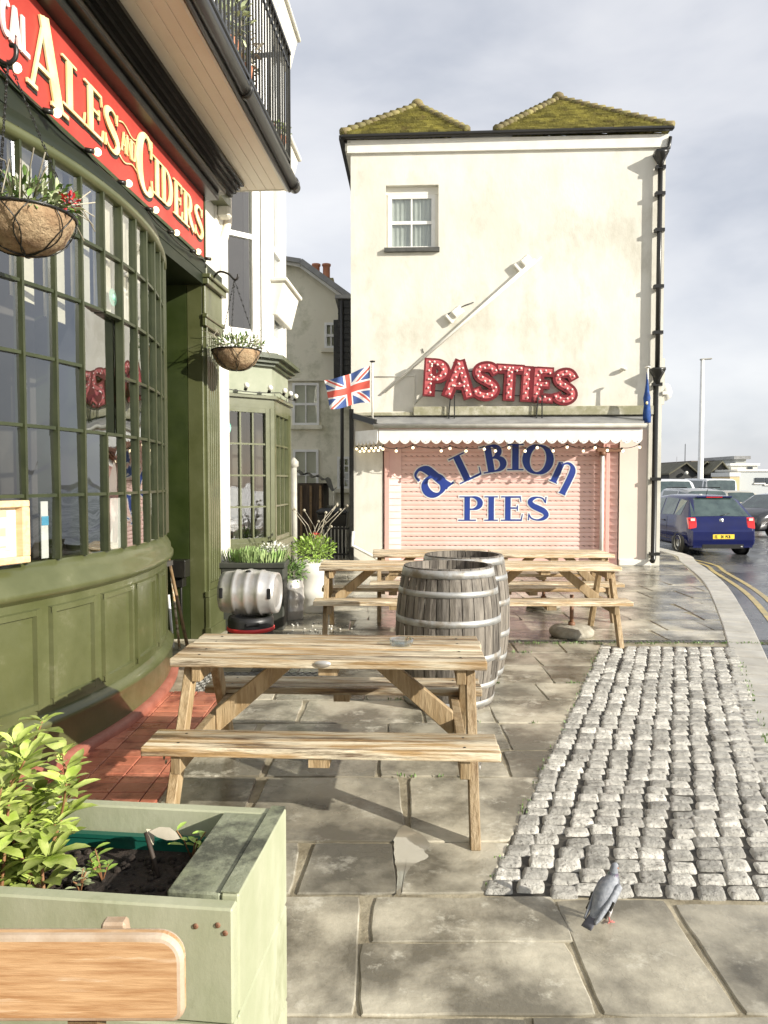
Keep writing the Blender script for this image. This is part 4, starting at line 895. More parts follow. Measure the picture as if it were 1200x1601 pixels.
# ---------------------------------------------------------------- PASTIES sign
DS = .19; sgn = thing('illuminated_sign', 'red bulb studded letters reading PASTIES on thin black legs over the canopy', 'sign', tuple(MBd @ Vector((2, -.3, BP(750, 650)[1]))))
reddk = mat('sign_red', (.11, .004, .006), (.15, .006, .009), 6, .35); redface = mat('sign_face', (.34, .05, .06), (.50, .11, .11), 8, .45)
bulbp = mat('pink_bulb', (.92, .72, .66), None, 4, .2)
x0_, z0_ = BP(657, 617, DS); x1_, z1_ = BP(902, 629, DS); ang = math.atan2(z1_ - z0_, x1_ - x0_); hh = BP(657, 563, DS)[1] - z0_; Lw = math.hypot(x1_ - x0_, z1_ - z0_)
MS = FR @ Matrix.Translation((x0_, z0_, DS)) @ Matrix.Rotation(ang, 4, 'Z') @ Matrix.Rotation(R(4), 4, 'Y')
spans = ((657, 699), (694, 740), (738, 780), (775, 817), (815, 832), (831, 866), (866, 903))
for ch, (a, b) in zip('PASTIES', spans):
    T, t = .25, .18; S, adv = glyph(ch, T, t, False); xa = (a - 657) / (903 - 657) * Lw; xb = (b - 657) / (903 - 657) * Lw; h = hh * (1 - .10 * (xa / Lw)); sc = (xb - xa) / (adv * h)
    mb = MB(); text(mb, ch, xa, 0, h, MS, .10, 0, T, t, False, sc, grow=.032); lt = mb.build('letter', reddk, sgn)
    mb = MB(); text(mb, ch, xa, 0, h, MS, .014, .09, T * .72, t * .66, False, sc); mb.mat = 1
    for pl in S:
        q = [Vector((xa + u * h * sc, v * h)) for u, v, w_ in pl]; ln = sum((q[i + 1] - q[i]).length for i in range(len(q) - 1)); n = max(2, int(ln / .075)); 
        for k in range(n):
            d = ln * (k + .5) / n; i = 0
            while i < len(q) - 2 and d > (q[i + 1] - q[i]).length: d -= (q[i + 1] - q[i]).length; i += 1
            dd = (q[i + 1] - q[i]); p = q[i] + dd.normalized() * min(d, dd.length); o = Vector((-dd.y, dd.x)).normalized() * (.022 if k % 2 else -.022); p = p + o
            mb.ball(MS @ Vector((p.x, p.y, .112)), .021, 6, 4)
    mb.build('letter_face', [redface, bulbp], lt)
mb = MB()
for zz in (.14, .78): mb.beam(MS @ Vector((.05, hh * zz, .0)), MS @ Vector((Lw - .05, hh * zz * .92, .0)), .02, .02)
mb.build('rail', blackm, sgn)
for px in (704, 710, 841, 847):
    mb = MB(); x, zt_ = BP(px, 626, DS); x2, zb_ = BP(px - (3 if px in (704, 841) else 0), 655, DS); zb_ = min(zb_, zt_ - .2); mb.beam(FR @ Vector((x, zt_ + .1, DS)), FR @ Vector((x2, zb_, DS + .0)), .02, .02, (0, 1, 0)); mb.build('leg', blackm, sgn)
for px in (706, 845): mb = MB(); x, z = BP(px, 656, DS); mb.box(x - .12, x + .12, zb_ - .02, zb_, DS - .05, DS + .05, FR); mb.build('foot_plate', blackm, sgn)

# ---------------------------------------------------------------- flags
def flagcol(u, v):       # u along (0 hoist .. 1), v up, proportions 2:1
    x, y = (u - .5) * 60, (v - .5) * 30
    if abs(x) < 3 or abs(y) < 3: return 0
    if abs(x) < 5 or abs(y) < 5: return 1
    s = 1 if x * y > 0 else -1; d = (abs(y) * 2 - abs(x)) / math.sqrt(5); dd = d
    if abs(d) < 3:
        side = (x > 0)
        off = d if side else -d
        return 0 if 0 <= off < 2.0 and True else 1
    return 2
fl = thing('flag_on_pole', 'Union Jack flying to the left from a white pole on the canopy corner', 'flag', tuple(MBd @ Vector((BP(582, 650, .3)[0], -.3, BP(582, 655, .3)[1]))))
w = fb(); x, zb_ = BP(582, 656, .45); zt_ = BP(582, 566, .45)[1]; w.tube([(x, zb_, .45), (x, zt_, .45)], .02, 8); w.build('pole', white, fl); w = fb(); w.lathe([(.001, .03), (.05, .02), (.05, 0), (.02, -.01)], 10, Matrix.Translation((x, zt_, .45)) @ Matrix.Rotation(-math.pi / 2, 4, 'X')); w.build('finial', blackm, fl)
fm = [mat('flag_red', (.62, .10, .07), None, 4, .8), mat('flag_white', (.78, .77, .74), None, 4, .8), mat('flag_blue', (.06, .11, .30), None, 4, .8)]
w = fb(); w.sm = True; nu, nv = 110, 56; Lf = BP(578, 600, .45)[0] - BP(506, 600, .45)[0]; vs = []
corn = [BP(578, 573, .45), BP(578, 630, .45), BP(506, 594, .45), BP(516, 639, .45)]
for j in range(nv + 1):
    for i in range(nu + 1):
        u, v = i / nu, j / nv; top = (corn[0][0] + (corn[2][0] - corn[0][0]) * u, corn[0][1] + (corn[2][1] - corn[0][1]) * u ** .8); bot = (corn[1][0] + (corn[3][0] - corn[1][0]) * u, corn[1][1] + (corn[3][1] - corn[1][1]) * u)
        xx = bot[0] + (top[0] - bot[0]) * v; zz = bot[1] + (top[1] - bot[1]) * v + .025 * math.sin(u * 5.5 + v); vs.append((xx, zz, .45 + .07 * u * math.sin(u * 9 + v * 2.2) + .02 * math.sin(v * 5 + u * 14)))
fs = []; 
for j in range(nv):
    for i in range(nu): fs.append((j * (nu + 1) + i, j * (nu + 1) + i + 1, (j + 1) * (nu + 1) + i + 1, (j + 1) * (nu + 1) + i))
w.add(vs, fs); w.mi = [flagcol((i + .5) / nu, (j + .5) / nv) for j in range(nv) for i in range(nu)]; w.build('flag_cloth', fm, fl)
bf = thing('furled_flag', 'blue flag hanging furled from a short pole at the right end of the canopy', 'flag', tuple(MBd @ Vector((BP(1011, 650, .3)[0], -.3, BP(1011, 655, .3)[1]))))
w = fb(); x, zb_ = BP(1011, 665, .4); zt_ = BP(1011, 574, .4)[1]; w.tube([(x, zb_, .4), (x, zt_, .4)], .018, 8); w.ball((x, zt_, .4), (.05, .02, .05)); w.build('pole', white, bf)
w = fb(); w.sm = True; rings = []
for py, r_ in ((582, .014), (600, .022), (612, .034), (622, .055), (636, .05), (648, .066), (661, .06)):
    z = BP(1011, py, .4)[1]; rings.append([Vector((x - .005 + r_ * (1 + .25 * math.sin(k * 2.6 + py)) * math.cos(k * math.pi / 7), z, .4 + r_ * math.sin(k * math.pi / 7))) for k in range(14)])
w.loft(rings); w.build('flag_cloth', mat('flag_royal_blue', (.02, .08, .30), (.012, .04, .16), 14, .8), bf)
w = fb(); x2, z2 = BP(1011, 630, .48); w.ball((x2 + .0, z2, .48), (.022, .03, .012)); w.build('emblem', gold, bf)
# lights under the valance
pts = []; bl_ = []
left = [(560, 713), (575, 712), (588, 707)]
seq = [(598, 703), (620, 706), (645, 701), (688, 706), (703, 702), (729, 706), (757, 703), (775, 706), (795, 701), (821, 706), (838, 701), (866, 706), (886, 700), (912, 706), (931, 701), (950, 705), (972, 706), (1000, 700)]
for px, py in seq:
    x, z = BP(px, py - 6, CD - .03); pts.append(FR @ Vector((x, z, CD - .04))); bl_.append((FR @ Vector((x, z, CD - .04)), (rng.uniform(-.3, .3), -.2, -1)))
festoon('canopy_festoon', 'string of warm lit bulbs hanging behind the scalloped front of the canopy', pts, bl_, bulbm, .026, sag=.03, drop=.05)
pts = []; bl_ = []
for i in range(11):
    f = i / 10; xx = cx0 + (xl - cx0) * f; zz = CD + (.03 - CD) * f; z = zvb - .12 - (.05 if i % 2 else 0); p = FR @ Vector((xx + .03, z + .05, zz)); pts.append(p); bl_.append((p, (rng.uniform(-.3, .3), -.2, -1)))
festoon('canopy_side_festoon', 'short string of warm lit bulbs behind the scalloped left end of the canopy', pts, bl_, bulbm, .024, sag=.01, drop=.04)

# ---------------------------------------------------------------- alley: cottage, black sided house, sheds
YC = 18.5; cot = thing('gabled_cottage', 'cream rendered cottage gable with small sash windows closing the alley', 'house', (-2.2, YC, 0))
cotm = mat('stained_render', (.74, .70, .55), (.82, .79, .64), .8, .8, bump=.3, bscale=8, c3=(.42, .41, .27), s3=.8, lo3=.5, hi3=.66)
def c3(px, py, o=0): return PX(px, py, YC - o)
b = MB(); prof = [c3(330, 900), c3(600, 900), c3(600, 500), c3(548, 472), c3(470, 414), c3(430, 408), c3(330, 470)]
b.add([tuple(p) for p in prof] + [(p.x, p.y + 5, p.z) for p in prof], [tuple(range(7)), tuple(range(7, 14))[::-1]] + [(i, 7 + i, 7 + (i + 1) % 7, (i + 1) % 7) for i in range(7)]); b.build('wall', cotm, cot)
b = MB(); a, c_, d = c3(425, 404, .15), c3(471, 411, .15), c3(552, 470, .15)
b.beam(a + Vector((0, 2.6, 0)), c_ + Vector((0, 2.6, 0)), 5.6, .10, (0, 0, 1)); b.beam(c_ + Vector((0, 2.6, 0)), d + Vector((0, 2.6, 0)), 5.6, .12, (0, 0, 1)); b.build('roof', slate, cot)
b = MB(); b.beam(c_ - Vector((0, .05, .06)), d - Vector((0, .05, .06)), .06, .14); b.beam(a - Vector((0, .05, .04)), c_ - Vector((0, .05, .05)), .06, .14); b.build('bargeboard', whitetrim, cot)
brick = mat('old_brick', (.30, .14, .08), (.40, .22, .14), 9, .8, rnd=.2)
b = MB(); q = PX(497, 440, YC + 2.5); b.box(q.x - .35, q.x + .45, YC + 2.2, YC + 3, q.z - 1.6, q.z + .02); ch = b.build('chimney', mat('mossy_brick', (.30, .26, .10), (.38, .30, .16), 9, .9), cot)
for px in (494, 510):
    b = MB(); q = PX(px, 434, YC + 2.5); b.lathe([(.10, 0), (.10, .30), (.125, .32), (.125, .37), (.09, .37)], 14, Matrix.Translation((q.x, q.y, q.z))); b.build('chimney_pot', mat('terracotta', (.45, .17, .09), (.52, .22, .12), 6, .7), ch)
MC = Matrix(((1, 0, 0, 0), (0, 0, -1, YC), (0, 1, 0, 0), (0, 0, 0, 1)))
for (xa, ya, xb, yb, nx, nz) in ((457, 599, 499, 665, 2, 2), (458, 703, 498, 780, 2, 2), (527, 714, 548, 764, 2, 4), (507, 505, 528, 545, 2, 2)):
    p, q = c3(xa, ya), c3(xb, yb); window(cot, MC, p.x, q.x, q.z, p.z, nx, nz, whitetrim, glassb, .06, .03, .08, 'sash_window', out=.06, curtain=(MATS['net_curtain'] if ya == 599 else None))
    b = MB(MC); b.box(p.x - .08, q.x + .08, q.z - .10, q.z, 0, .10); b.build('window_sill', cotm, cot)
b = MB(MC); p, q = c3(440, 596), c3(548, 594); b.box(p.x, q.x, p.z, p.z + .07, 0, .08); p, q = c3(505, 786), c3(548, 798); b.box(p.x, q.x + .5, q.z, p.z, 0, .05); b.build('string_course', cotm, cot)
b = MB(MC)
for px in (522, 533): p, q = c3(px, 760), c3(px, 830); b.tube([(p.x, p.z, .05), (q.x, q.z, .05)], .02, 6)
b.build('waste_pipe', cotm, cot)
bh = thing('black_sided_house', 'house side clad in black boards between the cottage and the cream building', 'house', (-1.1, 16.4, 0))
b = MB()
p, q = PX(528, 468, 16.5), PX(552, 468, 16.5); b.box(p.x, -.32, 16.5, 18.3, 3.7, p.z); p2 = PX(521, 500, 16.9); b.box(p2.x, p.x - .004, 16.9, 18.2, 3.7, p2.z)
for k in range(24):
    z = 3.72 + k * .14
    if z < p.z - .1: b.box(p.x - .002, -.3, 16.475, 16.498, z, z + .02)
b.build('boarded_wall', blackm, bh); b = MB(); b.box(p.x - .06, -.3, 16.4, 18.4, p.z, p.z + .08); b.build('roof', slate, bh)
b = MB(); p = PX(534, 470, 16.4); b.tube([(p.x, 16.4, p.z), (p.x, 16.4, 0)], .04, 8); b.build('downpipe', plasticblk, bh)
# lean-to shed
sh_ = thing('lean_to_shed', 'dark ramshackle lean-to shed standing in the alley under the cottage windows', 'shed', (-1.9, 16.3, 0))
p0, p1 = PX(462, 733, 16.0), PX(505, 752, 16.0)
b = MB(); b.box(p0.x - .2, p1.x, 16.0, 17.6, 0, p1.z - .05)
b.build('wall', mat('tarred_board', (.045, .032, .02), (.09, .062, .04), 3, .7, stretch=(12, 1, 1)), sh_)
b = MB(); vs = []; n = 14
for j in range(4):
    for i in range(n + 1): f = i / n; vs.append((p0.x - .25 + (p1.x - p0.x + .45) * f, 15.8 + j * .6, p0.z + (p1.z - p0.z) * f + .05 * math.sin(i * 2.1 + j) - (.18 if i > n - 2 else 0)))
b.add(vs, [(j * (n + 1) + i, j * (n + 1) + i + 1, (j + 1) * (n + 1) + i + 1, (j + 1) * (n + 1) + i) for j in range(3) for i in range(n)]); b.build('roof', blackm, sh_)
b = MB()
for px in (470, 485, 500): p = PX(px, 760, 15.9); b.beam((p.x, 15.95, 0), (p.x, 15.95, p1.z - .1), .05, .05, (0, 1, 0))
b.build('post', wooddark, sh_)
gp = thing('alley_gate', 'pale grey boarded gate closing the end of the alley beside black railings', 'gate', (-1.2, 16.9, 0))
b = MB(); pa, pb = PX(511, 790, 16.9), PX(547, 790, 16.9); n = 7
for k in range(n): x = pa.x + (pb.x - pa.x) * k / n; b.box(x + .006, x + (pb.x - pa.x) / n - .006, 16.9, 16.93, .05, pa.z)
b.build('board', mat('pale_grey_board', (.38, .37, .30), (.46, .44, .36), 4, .7, stretch=(1, 1, .3)), gp)
b = MB(); b.box(pa.x, pb.x, 16.85, 16.898, pa.z - .15, pa.z - .05); b.box(pa.x, pb.x, 16.85, 16.898, .3, .4); b.build('rail', MATS['pale_grey_board'], gp)
rl = thing('alley_railing', 'black iron railing panel at the foot of the alley beside the cream building', 'railing', (-1.1, 14.6, 0))
b = MB(); pa, pb = PX(500, 826, 14.7), PX(546, 826, 14.7)
b.beam((pa.x, 14.7, pa.z), (pb.x, 14.7, pa.z), .03, .04); b.beam((pa.x, 14.7, .12), (pb.x, 14.7, .12), .03, .04); b.build('rail', blackm, rl)
for k in range(9): b = MB(); x = pa.x + (pb.x - pa.x) * k / 8; b.beam((x, 14.7, .02), (x, 14.7, pa.z + .04), .02, .02, (0, 1, 0)); b.build('bar', MATS['grey_gutter'] if k % 8 else blackm, rl)
bn = thing('wheelie_bin', 'black wheeled bin parked behind the alley railing', 'bin', (-1.0, 15.3, 0))
b = MB(); pc = PX(520, 830, 15.3); b.loft([[Vector((pc.x + sx * w_, 15.3 + sy * w_, z)) for sx, sy in ((-1, -1), (1, -1), (1, 1), (-1, 1))] for w_, z in ((.22, .08), (.27, .55), (.30, .92))]); b.build('body', plasticblk, bn, bevel=.02)
b = MB(); b.loft([[Vector((pc.x + sx * w_, 15.3 + sy * w_, z)) for sx, sy in ((-1, -1), (1, -1), (1, 1), (-1, 1))] for w_, z in ((.32, .925), (.32, .96), (.24, 1.02))]); b.build('lid', blackm, bn)
for s_ in (-1, 1): b = MB(); b.lathe([(.001, -.03), (.1, -.03), (.1, .03), (.001, .03)], 14, Matrix.Translation((pc.x + s_ * .25, 15.55, .1)) @ Matrix.Rotation(math.pi / 2, 4, 'Y')); b.build('wheel', plasticblk, bn)
vp = thing('vent_pipe', 'pale capped soil pipe rising beside the green bay in the alley', 'pipe', tuple(GND(459, 868)))
b = MB(); p = PX(459, 722, 13); b.tube([(p.x, 13, 0), (p.x, 13, p.z - .08)], .055, 10); b.build('shaft', MATS['grey_gutter'], vp); b = MB(); b.lathe([(.055, -.1), (.085, -.08), (.085, .0), (.02, .07)], 12, Matrix.Translation((p.x, 13, p.z))); b.build('cap', MATS['grey_gutter'], vp)
# ---------------------------------------------------------------- picnic tables
def picnic(label, loc, rz, L=1.5, W=.62, top=.74, seat=.44, bo=.57, group='picnic tables on the pavement', plates=False, wm=None):
    t = thing('picnic_table', label, 'picnic table', loc, rz, group); M = WM[t]; wm = wm or woodm; lg = mat('leg_timber', (.30, .205, .10), (.44, .33, .19), 3, .5, .7, bump=.8, bscale=6, rnd=.2, stretch=(9, 9, 1.3), c3=(.22, .14, .07), s3=2, lo3=.56, hi3=.7)  # leg and brace timber darkened to paint in the shade below the boards
    th = .042
    b = MB(M); n = 5; w_ = W / n
    for k in range(n): y = -W / 2 + k * w_; dx = rng.uniform(-.006, .006); b.box(-L / 2 + dx, L / 2 + dx, y + .0075, y + w_ - .0075, top - th, top + rng.uniform(-.002, .001))
    b.build('tabletop', wm, t, bevel=.005, seg=2)
    for s in (-1, 1):
        b = MB(M); yi = s * (bo - .24); yo = s * bo; y0, y1 = min(yi, yo), max(yi, yo); mm = (y0 + y1) / 2
        for a, c_ in ((y0, mm - .004), (mm + .004, y1)): dx = rng.uniform(-.006, .006); b.box(-L / 2 - .03 + dx, L / 2 + .03 + dx, a, c_, seat - th, seat + rng.uniform(-.002, .001))
        b.build('bench_seat', wm, t, bevel=.006, seg=2)
    xe = L / 2 - .12
    for s in (-1, 1):
        b = MB(M); b.box(s * xe - .022, s * xe + .022, -W / 2 + .03, W / 2 - .03, top - th - .075, top - th - .001); b.build('top_bearer', lg, t, bevel=.003)
        b = MB(M); b.box(s * xe - .022, s * xe + .022, -bo + .02, bo - .02, seat - th - .085, seat - th - .001); b.build('seat_bearer', lg, t, bevel=.003)
        for q in (-1, 1):
            b = MB(M); b.beam((s * (xe + .045), q * (bo - .02), -.0), (s * (xe + .045), q * (W / 2 - .12), top - th - .001), .045, .085, (0, 1, 0)) if False else None
            a = Vector((s * (xe + .0455), q * (bo - .04), 0)); c_ = Vector((s * (xe + .0455), q * (W / 2 - .12), top - th - .002)); hw = .045
            pr = [(a.y - hw, a.z), (a.y + hw, a.z), (c_.y + hw, c_.z), (c_.y - hw, c_.z)]
            M2 = M @ Matrix(((0, 0, 1, a.x - .0225), (1, 0, 0, 0), (0, 1, 0, 0), (0, 0, 0, 1))); b.prism(pr, 0, .045, M2.inverted() @ M2 if False else Matrix(((0, 0, 1, a.x - .0225), (1, 0, 0, 0), (0, 1, 0, 0), (0, 0, 0, 1)))); b.build('leg', lg, t, bevel=.004)
        b = MB(M); x0, x1 = s * (xe - .024), s * .20; z0, z1 = seat - th - .10, top - th - .001; d = Vector((x1 - x0, z1 - z0)).normalized(); hz = .05
        pr = [(x0, z0), (x0, z0 + .13), (x1 - s * .05, z1), (x1 + s * .06 * -1 - s * .02, z1)] if s > 0 else [(x0, z0), (x1 + .07, z1), (x1 - .05 , z1), (x0, z0 + .13)]
        if s > 0: pr = [(x0, z0), (x0, z0 + .13), (x1 + .06, z1), (x1 - .06, z1)]
        else: pr = [(x0, z0), (x1 + .06, z1), (x1 - .06, z1), (x0, z0 + .13)]
        if area(pr) < 0: pr = pr[::-1]
        b.prism(pr, -.022, .022, Matrix(((1, 0, 0, 0), (0, 0, -1, 0), (0, 1, 0, 0), (0, 0, 0, 1)))); b.build('brace', lg, t, bevel=.004)
    b = MB(M); b.box(-.045, .045, -W / 2 + .04, W / 2 - .04, top - th - .04, top - th - .001); b.build('top_batten', lg, t)
    for s in (-1, 1): b = MB(M); b.box(-.045, .045, min(s * (bo - .23), s * (bo - .01)), max(s * (bo - .23), s * (bo - .01)), seat - th - .04, seat - th - .001); b.build('seat_batten', lg, t)
    for s in (-1, 1):
        for q in (-1, 1):
            for yy, zz in ((bo - .075, seat - th - .03), (bo - .10, seat - th - .06), (W / 2 - .115, top - th - .03), (W / 2 - .13, top - th - .055)):
                if not plates: continue
                b = MB(M); b.lathe([(.001, .005), (.009, .004), (.012, 0)], 10, Matrix.Translation((s * (xe + .068), q * yy, zz)) @ Matrix.Rotation(s * math.pi / 2, 4, 'Y')); b.build('bolt', steel, t)
            if plates:
                for k in range(2): b = MB(M); b.lathe([(.001, .0015), (.006, .001), (.007, 0)], 8, Matrix.Translation((s * xe, q * (W / 2 - .09 - k * .12), top + .0005))); b.build('screw', blackm, t)
                for k in range(2): b = MB(M); b.lathe([(.001, .0015), (.006, .001), (.007, 0)], 8, Matrix.Translation((s * xe, q * (bo - .06 - k * .12), seat + .0005))); b.build('screw', blackm, t)
    if plates:
        b = MB(M); b.lathe([(.001, .004), (.038, .003), (.04, 0)], 20, Matrix.Translation((-.02, -W / 2 + .0035, top - .018)) @ Matrix.Rotation(math.pi / 2, 4, 'X') @ Matrix.Diagonal((1, .42, 1, 1))); b.build('metal_plate', steel, t)
    return t
tc1 = ((GND(742, 1332) + GND(742, 1332)) / 2)
picnic('weathered pine picnic table nearest the camera, with a glass ashtray on its top', (-.255, 3.73, 0), R(-2.6), 1.50, .60, seat=.425, bo=.60, plates=True)
Ld = 1.475
picnic('picnic table left of the two barrels, its bench end beside the white tub planter', (.095, 7.52, 0), R(0), Ld)
picnic('picnic table right of the barrels, with a round concrete base under its near bench', (1.59, 7.50, 0), R(-.5), Ld)
picnic('far left picnic table tight against the pink shutter, half hidden by the barrels', (.55, 8.78, 0), 0, 1.36)
picnic('far right picnic table in front of the pink shutter and white awning pole', (1.96, 8.74, 0), 0, 1.36)
# ashtray
at = MB(); c_ = Vector((.09, 3.77, .74)); at.lathe([(.001, .004), (.05, .004), (.055, .03), (.062, .03), (.06, .0), (.001, 0)], 20, Matrix.Translation(c_)); tag(at.build('glass_ashtray', glassmat('clear_glass', (.9, .93, .91), .10, wob=0)), 'round clear glass ashtray on the nearest picnic table', 'ashtray')
# umbrella bases
conc = mat('pebbled_concrete', (.34, .31, .24), (.46, .43, .35), 16, .8, bump=1.5, bscale=40)
for (px, py, lb) in ((897, 997, 'round concrete parasol base with a bare metal tube by the drain channel'), (852, 951, 'round concrete parasol base in shade under the far right picnic table')):
    p = GND(px, py); t = thing('parasol_base', lb, 'parasol base', (p.x, p.y + .1, 0), 0, 'concrete parasol bases'); b = MB(WM[t]); b.lathe([(.001, 0), (.20, 0), (.222, .02), (.225, .06), (.19, .095), (.04, .11), (.001, .11)], 28); b.build('slab', conc, t)
    b = MB(WM[t]); b.tube([(0, 0, .08), (0, 0, .42)], .02, 10); b.tube([(0, 0, .1), (0, 0, .14)], .035, 10); b.build('tube', MATS['rusty'], t)

# ---------------------------------------------------------------- barrels
def barrel(label, loc, rz, h=.98, rb=.375, rt=.315):
    t = thing('oak_barrel', label, 'barrel', loc, rz, 'old oak barrels'); M = WM[t]; N = 26
    def rad(z): u = z / h * 2 - 1; return rb - (rb - rt) * abs(u) ** 2.1
    b = MB(M)
    for k in range(N):
        a0 = 2 * math.pi * (k + .035) / N; a1 = 2 * math.pi * (k + .965) / N; am = (a0 + a1) / 2; rings = []; dr_ = rng.uniform(-.0015, .0015)
        for j in range(13):
            z = h * j / 12; r_ = rad(z) + dr_; rings.append([Vector((r_ * math.cos(a) * f, r_ * math.sin(a) * f, z)) for a, f in ((a0, .995), (am, 1.006), (a1, .995))])
        for j in (12, 10): pass
        z = h; top = [Vector(((rt - .028) * math.cos(a), (rt - .028) * math.sin(a), h)) for a in (a0, am, a1)]; inn = [Vector(((rt - .028) * math.cos(a), (rt - .028) * math.sin(a), h - .07)) for a in (a0, am, a1)]
        b.sm = False; b.loft(rings + [top, inn], False, False)
    b.build('staves', oak, t)
    b = MB(M); b.lathe([(rt - .06, 0.01), (rad(h / 2) - .006, h / 2), (rt - .03, h - .01)], 26, cap=True); b.build('lining', mat('dark_oak', (.03, .022, .015), None, 4, .9), t) if False else None
    b = MB(M)
    for k in range(6): x = -.28 + k * .094; hw = math.sqrt(max(.0, (rt - .026) ** 2 - (abs(x + .047)) ** 2)); b.box(x + .002, x + .092, -hw, hw, h - .09, h - .072)
    b.build('head', mat('dark_wet_oak', (.05, .035, .025), (.09, .065, .05), 4, .35, .7, stretch=(1, 5, 1)), t)
    for z, w_ in ((.02, .045), (.15, .04), (.34, .045), (h - .39, .045), (h - .19, .04), (h - .065, .055)):
        b = MB(M); b.lathe([(rad(z) + .001, z), (rad(z) + .0055, z), (rad(z + w_) + .0055, z + w_), (rad(z + w_) + .001, z + w_)], 52); b.build('hoop', hoopm, t)
    return t
barrel('grey oak barrel with pale metal hoops standing behind the nearest picnic table', (.462, 5.30, 0), .3)
barrel('second oak barrel, farther back and mostly hidden behind the nearer barrel', (.655, 6.06, 0), 1.4)

# ---------------------------------------------------------------- kegs and tubs by the pub
K = Vector((-1.17, 6.45, 0))
t = thing('black_keg', 'squat black plastic keg with a red stripe under the steel cask', 'keg', tuple(K)); M = WM[t]
b = MB(M); b.lathe([(.001, .0), (.19, .0), (.20, .02), (.20, .14), (.205, .16), (.205, .24), (.20, .26), (.20, .37), (.19, .40), (.17, .405), (.165, .36), (.001, .35)], 30); b.build('shell', mat('black_rubber', (.02, .02, .02), None, 4, .4), t)
b = MB(M); b.lathe([(.2005, .275), (.208, .28), (.208, .305), (.2005, .31)], 30); b.build('red_stripe', mat('keg_red', (.55, .03, .03), None, 4, .4), t)
b = MB(M); b.box(-.06, .06, -.206, -.19, .335, .37, Matrix.Rotation(.25, 4, 'Z')); b.build('handle_slot', mat('void', (.004, .004, .004), None, 4, .8), t, bevel=.01)
t = thing('steel_cask', 'dented steel beer cask lying on its side on top of the black keg', 'cask', tuple(K + Vector((0, 0, .405)))); 
M = Matrix.Translation(K + Vector((.0, 0, .405 + .20))) @ Matrix.Rotation(R(-6), 4, 'Z') @ Matrix.Rotation(math.pi / 2, 4, 'Y')
b = MB(M); pr = [(.001, -.235), (.12, -.235), (.15, -.215), (.155, -.245), (.175, -.245), (.182, -.20), (.190, -.13), (.200, -.12), (.200, -.10), (.193, -.09), (.202, -.02), (.207, -.01), (.207, .01), (.202, .02), (.193, .09), (.200, .10), (.200, .12), (.190, .13), (.182, .20), (.175, .245), (.155, .245), (.15, .215), (.12, .235), (.001, .235)]
b.lathe(pr, 36); b.build('shell', steel, t)
for zz in (-.21, .21):
    b = MB(M); Mh = Matrix.Rotation(R(-95), 4, 'Z') @ Matrix.Translation((.176, 0, zz)); b.box(.0, .012, -.045, .045, -.017, .017, Mh); b.build('handle_hole', MATS['void'], t, bevel=.01)
b = MB(M); b.lathe([(.001, .01), (.02, .01), (.025, 0)], 14, Matrix.Rotation(R(200), 4, 'Z') @ Matrix.Translation((.2, 0, 0)) @ Matrix.Rotation(math.pi / 2, 4, 'Y')); b.build('bung', blackm, t)
def foliage(name, m, parent, c, r, n, ls, up=.6, w=.35, droop=.2, stems=None):
    b = MB(); c = Vector(c)
    for _ in range(n):
        d = Vector((rng.gauss(0, 1), rng.gauss(0, 1), rng.gauss(0, 1))).normalized(); q = rng.random() ** .4; p = c + Vector((d.x * r[0], d.y * r[1], d.z * r[2])) * q
        dd = (d + Vector((0, 0, up)) + Vector((rng.gauss(0, .4), rng.gauss(0, .4), rng.gauss(0, .4)))).normalized(); l = ls * rng.uniform(.6, 1.3); b.leaf(p, dd, (rng.gauss(0, .5), rng.gauss(0, .5), 1), l, l * w, droop)
    return b.build(name, m, parent)
def grassy(name, m, parent, c, r, n, h, w, lean=.4):
    b = MB(); c = Vector(c)
    for _ in range(n):
        a = rng.uniform(0, 6.283); q = math.sqrt(rng.random()); p = c + Vector((r[0] * q * math.cos(a), r[1] * q * math.sin(a), 0)); d = Vector((math.cos(a) * q * lean + rng.gauss(0, .12), math.sin(a) * q * lean + rng.gauss(0, .12), 1)); l = h * rng.uniform(.6, 1.15)
        b.leaf(p, d, (math.cos(a), math.sin(a), 0), l, w * rng.uniform(.7, 1.3), rng.uniform(-.1, .35))
    return b.build(name, m, parent)
p = GND(451, 971)
t = thing('steel_keg', 'upright steel keg with leafy herbs growing from its cut open top', 'keg', (p.x, p.y + .15, 0)); M = WM[t]
b = MB(M); b.lathe([(.001, 0), (.14, 0), (.15, .02), (.15, .08), (.158, .10), (.158, .12), (.152, .14), (.160, .22), (.164, .24), (.160, .26), (.152, .34), (.158, .36), (.158, .38), (.15, .40), (.15, .45), (.135, .47), (.125, .47), (.12, .43), (.001, .43)], 30); b.build('shell', steel, t)
p = WM[t].to_translation(); foliage('herb', leafd, t, p + Vector((0, -.02, .55)), (.19, .17, .12), 420, .06, .5)
foliage('trailing_herb', leafp, t, p + Vector((-.05, -.12, .46)), (.13, .08, .14), 90, .05, -.3)
pw_ = GND(490, 960)
t = thing('white_tub_planter', 'white painted tub by the alley full of bright green plants with dry stalks', 'planter', (pw_.x, pw_.y + .2, 0)); M = WM[t]; p = M.to_translation()
b = MB(M); b.lathe([(.001, 0), (.20, 0), (.215, .03), (.215, .16), (.235, .18), (.24, .28), (.235, .30), (.235, .44), (.245, .46), (.24, .60), (.22, .61), (.21, .55), (.001, .55)], 30); b.build('tub', white, t)
foliage('green_plant', leafm, t, p + Vector((-.02, 0, .76)), (.27, .24, .16), 900, .05, .6)
b = MB()
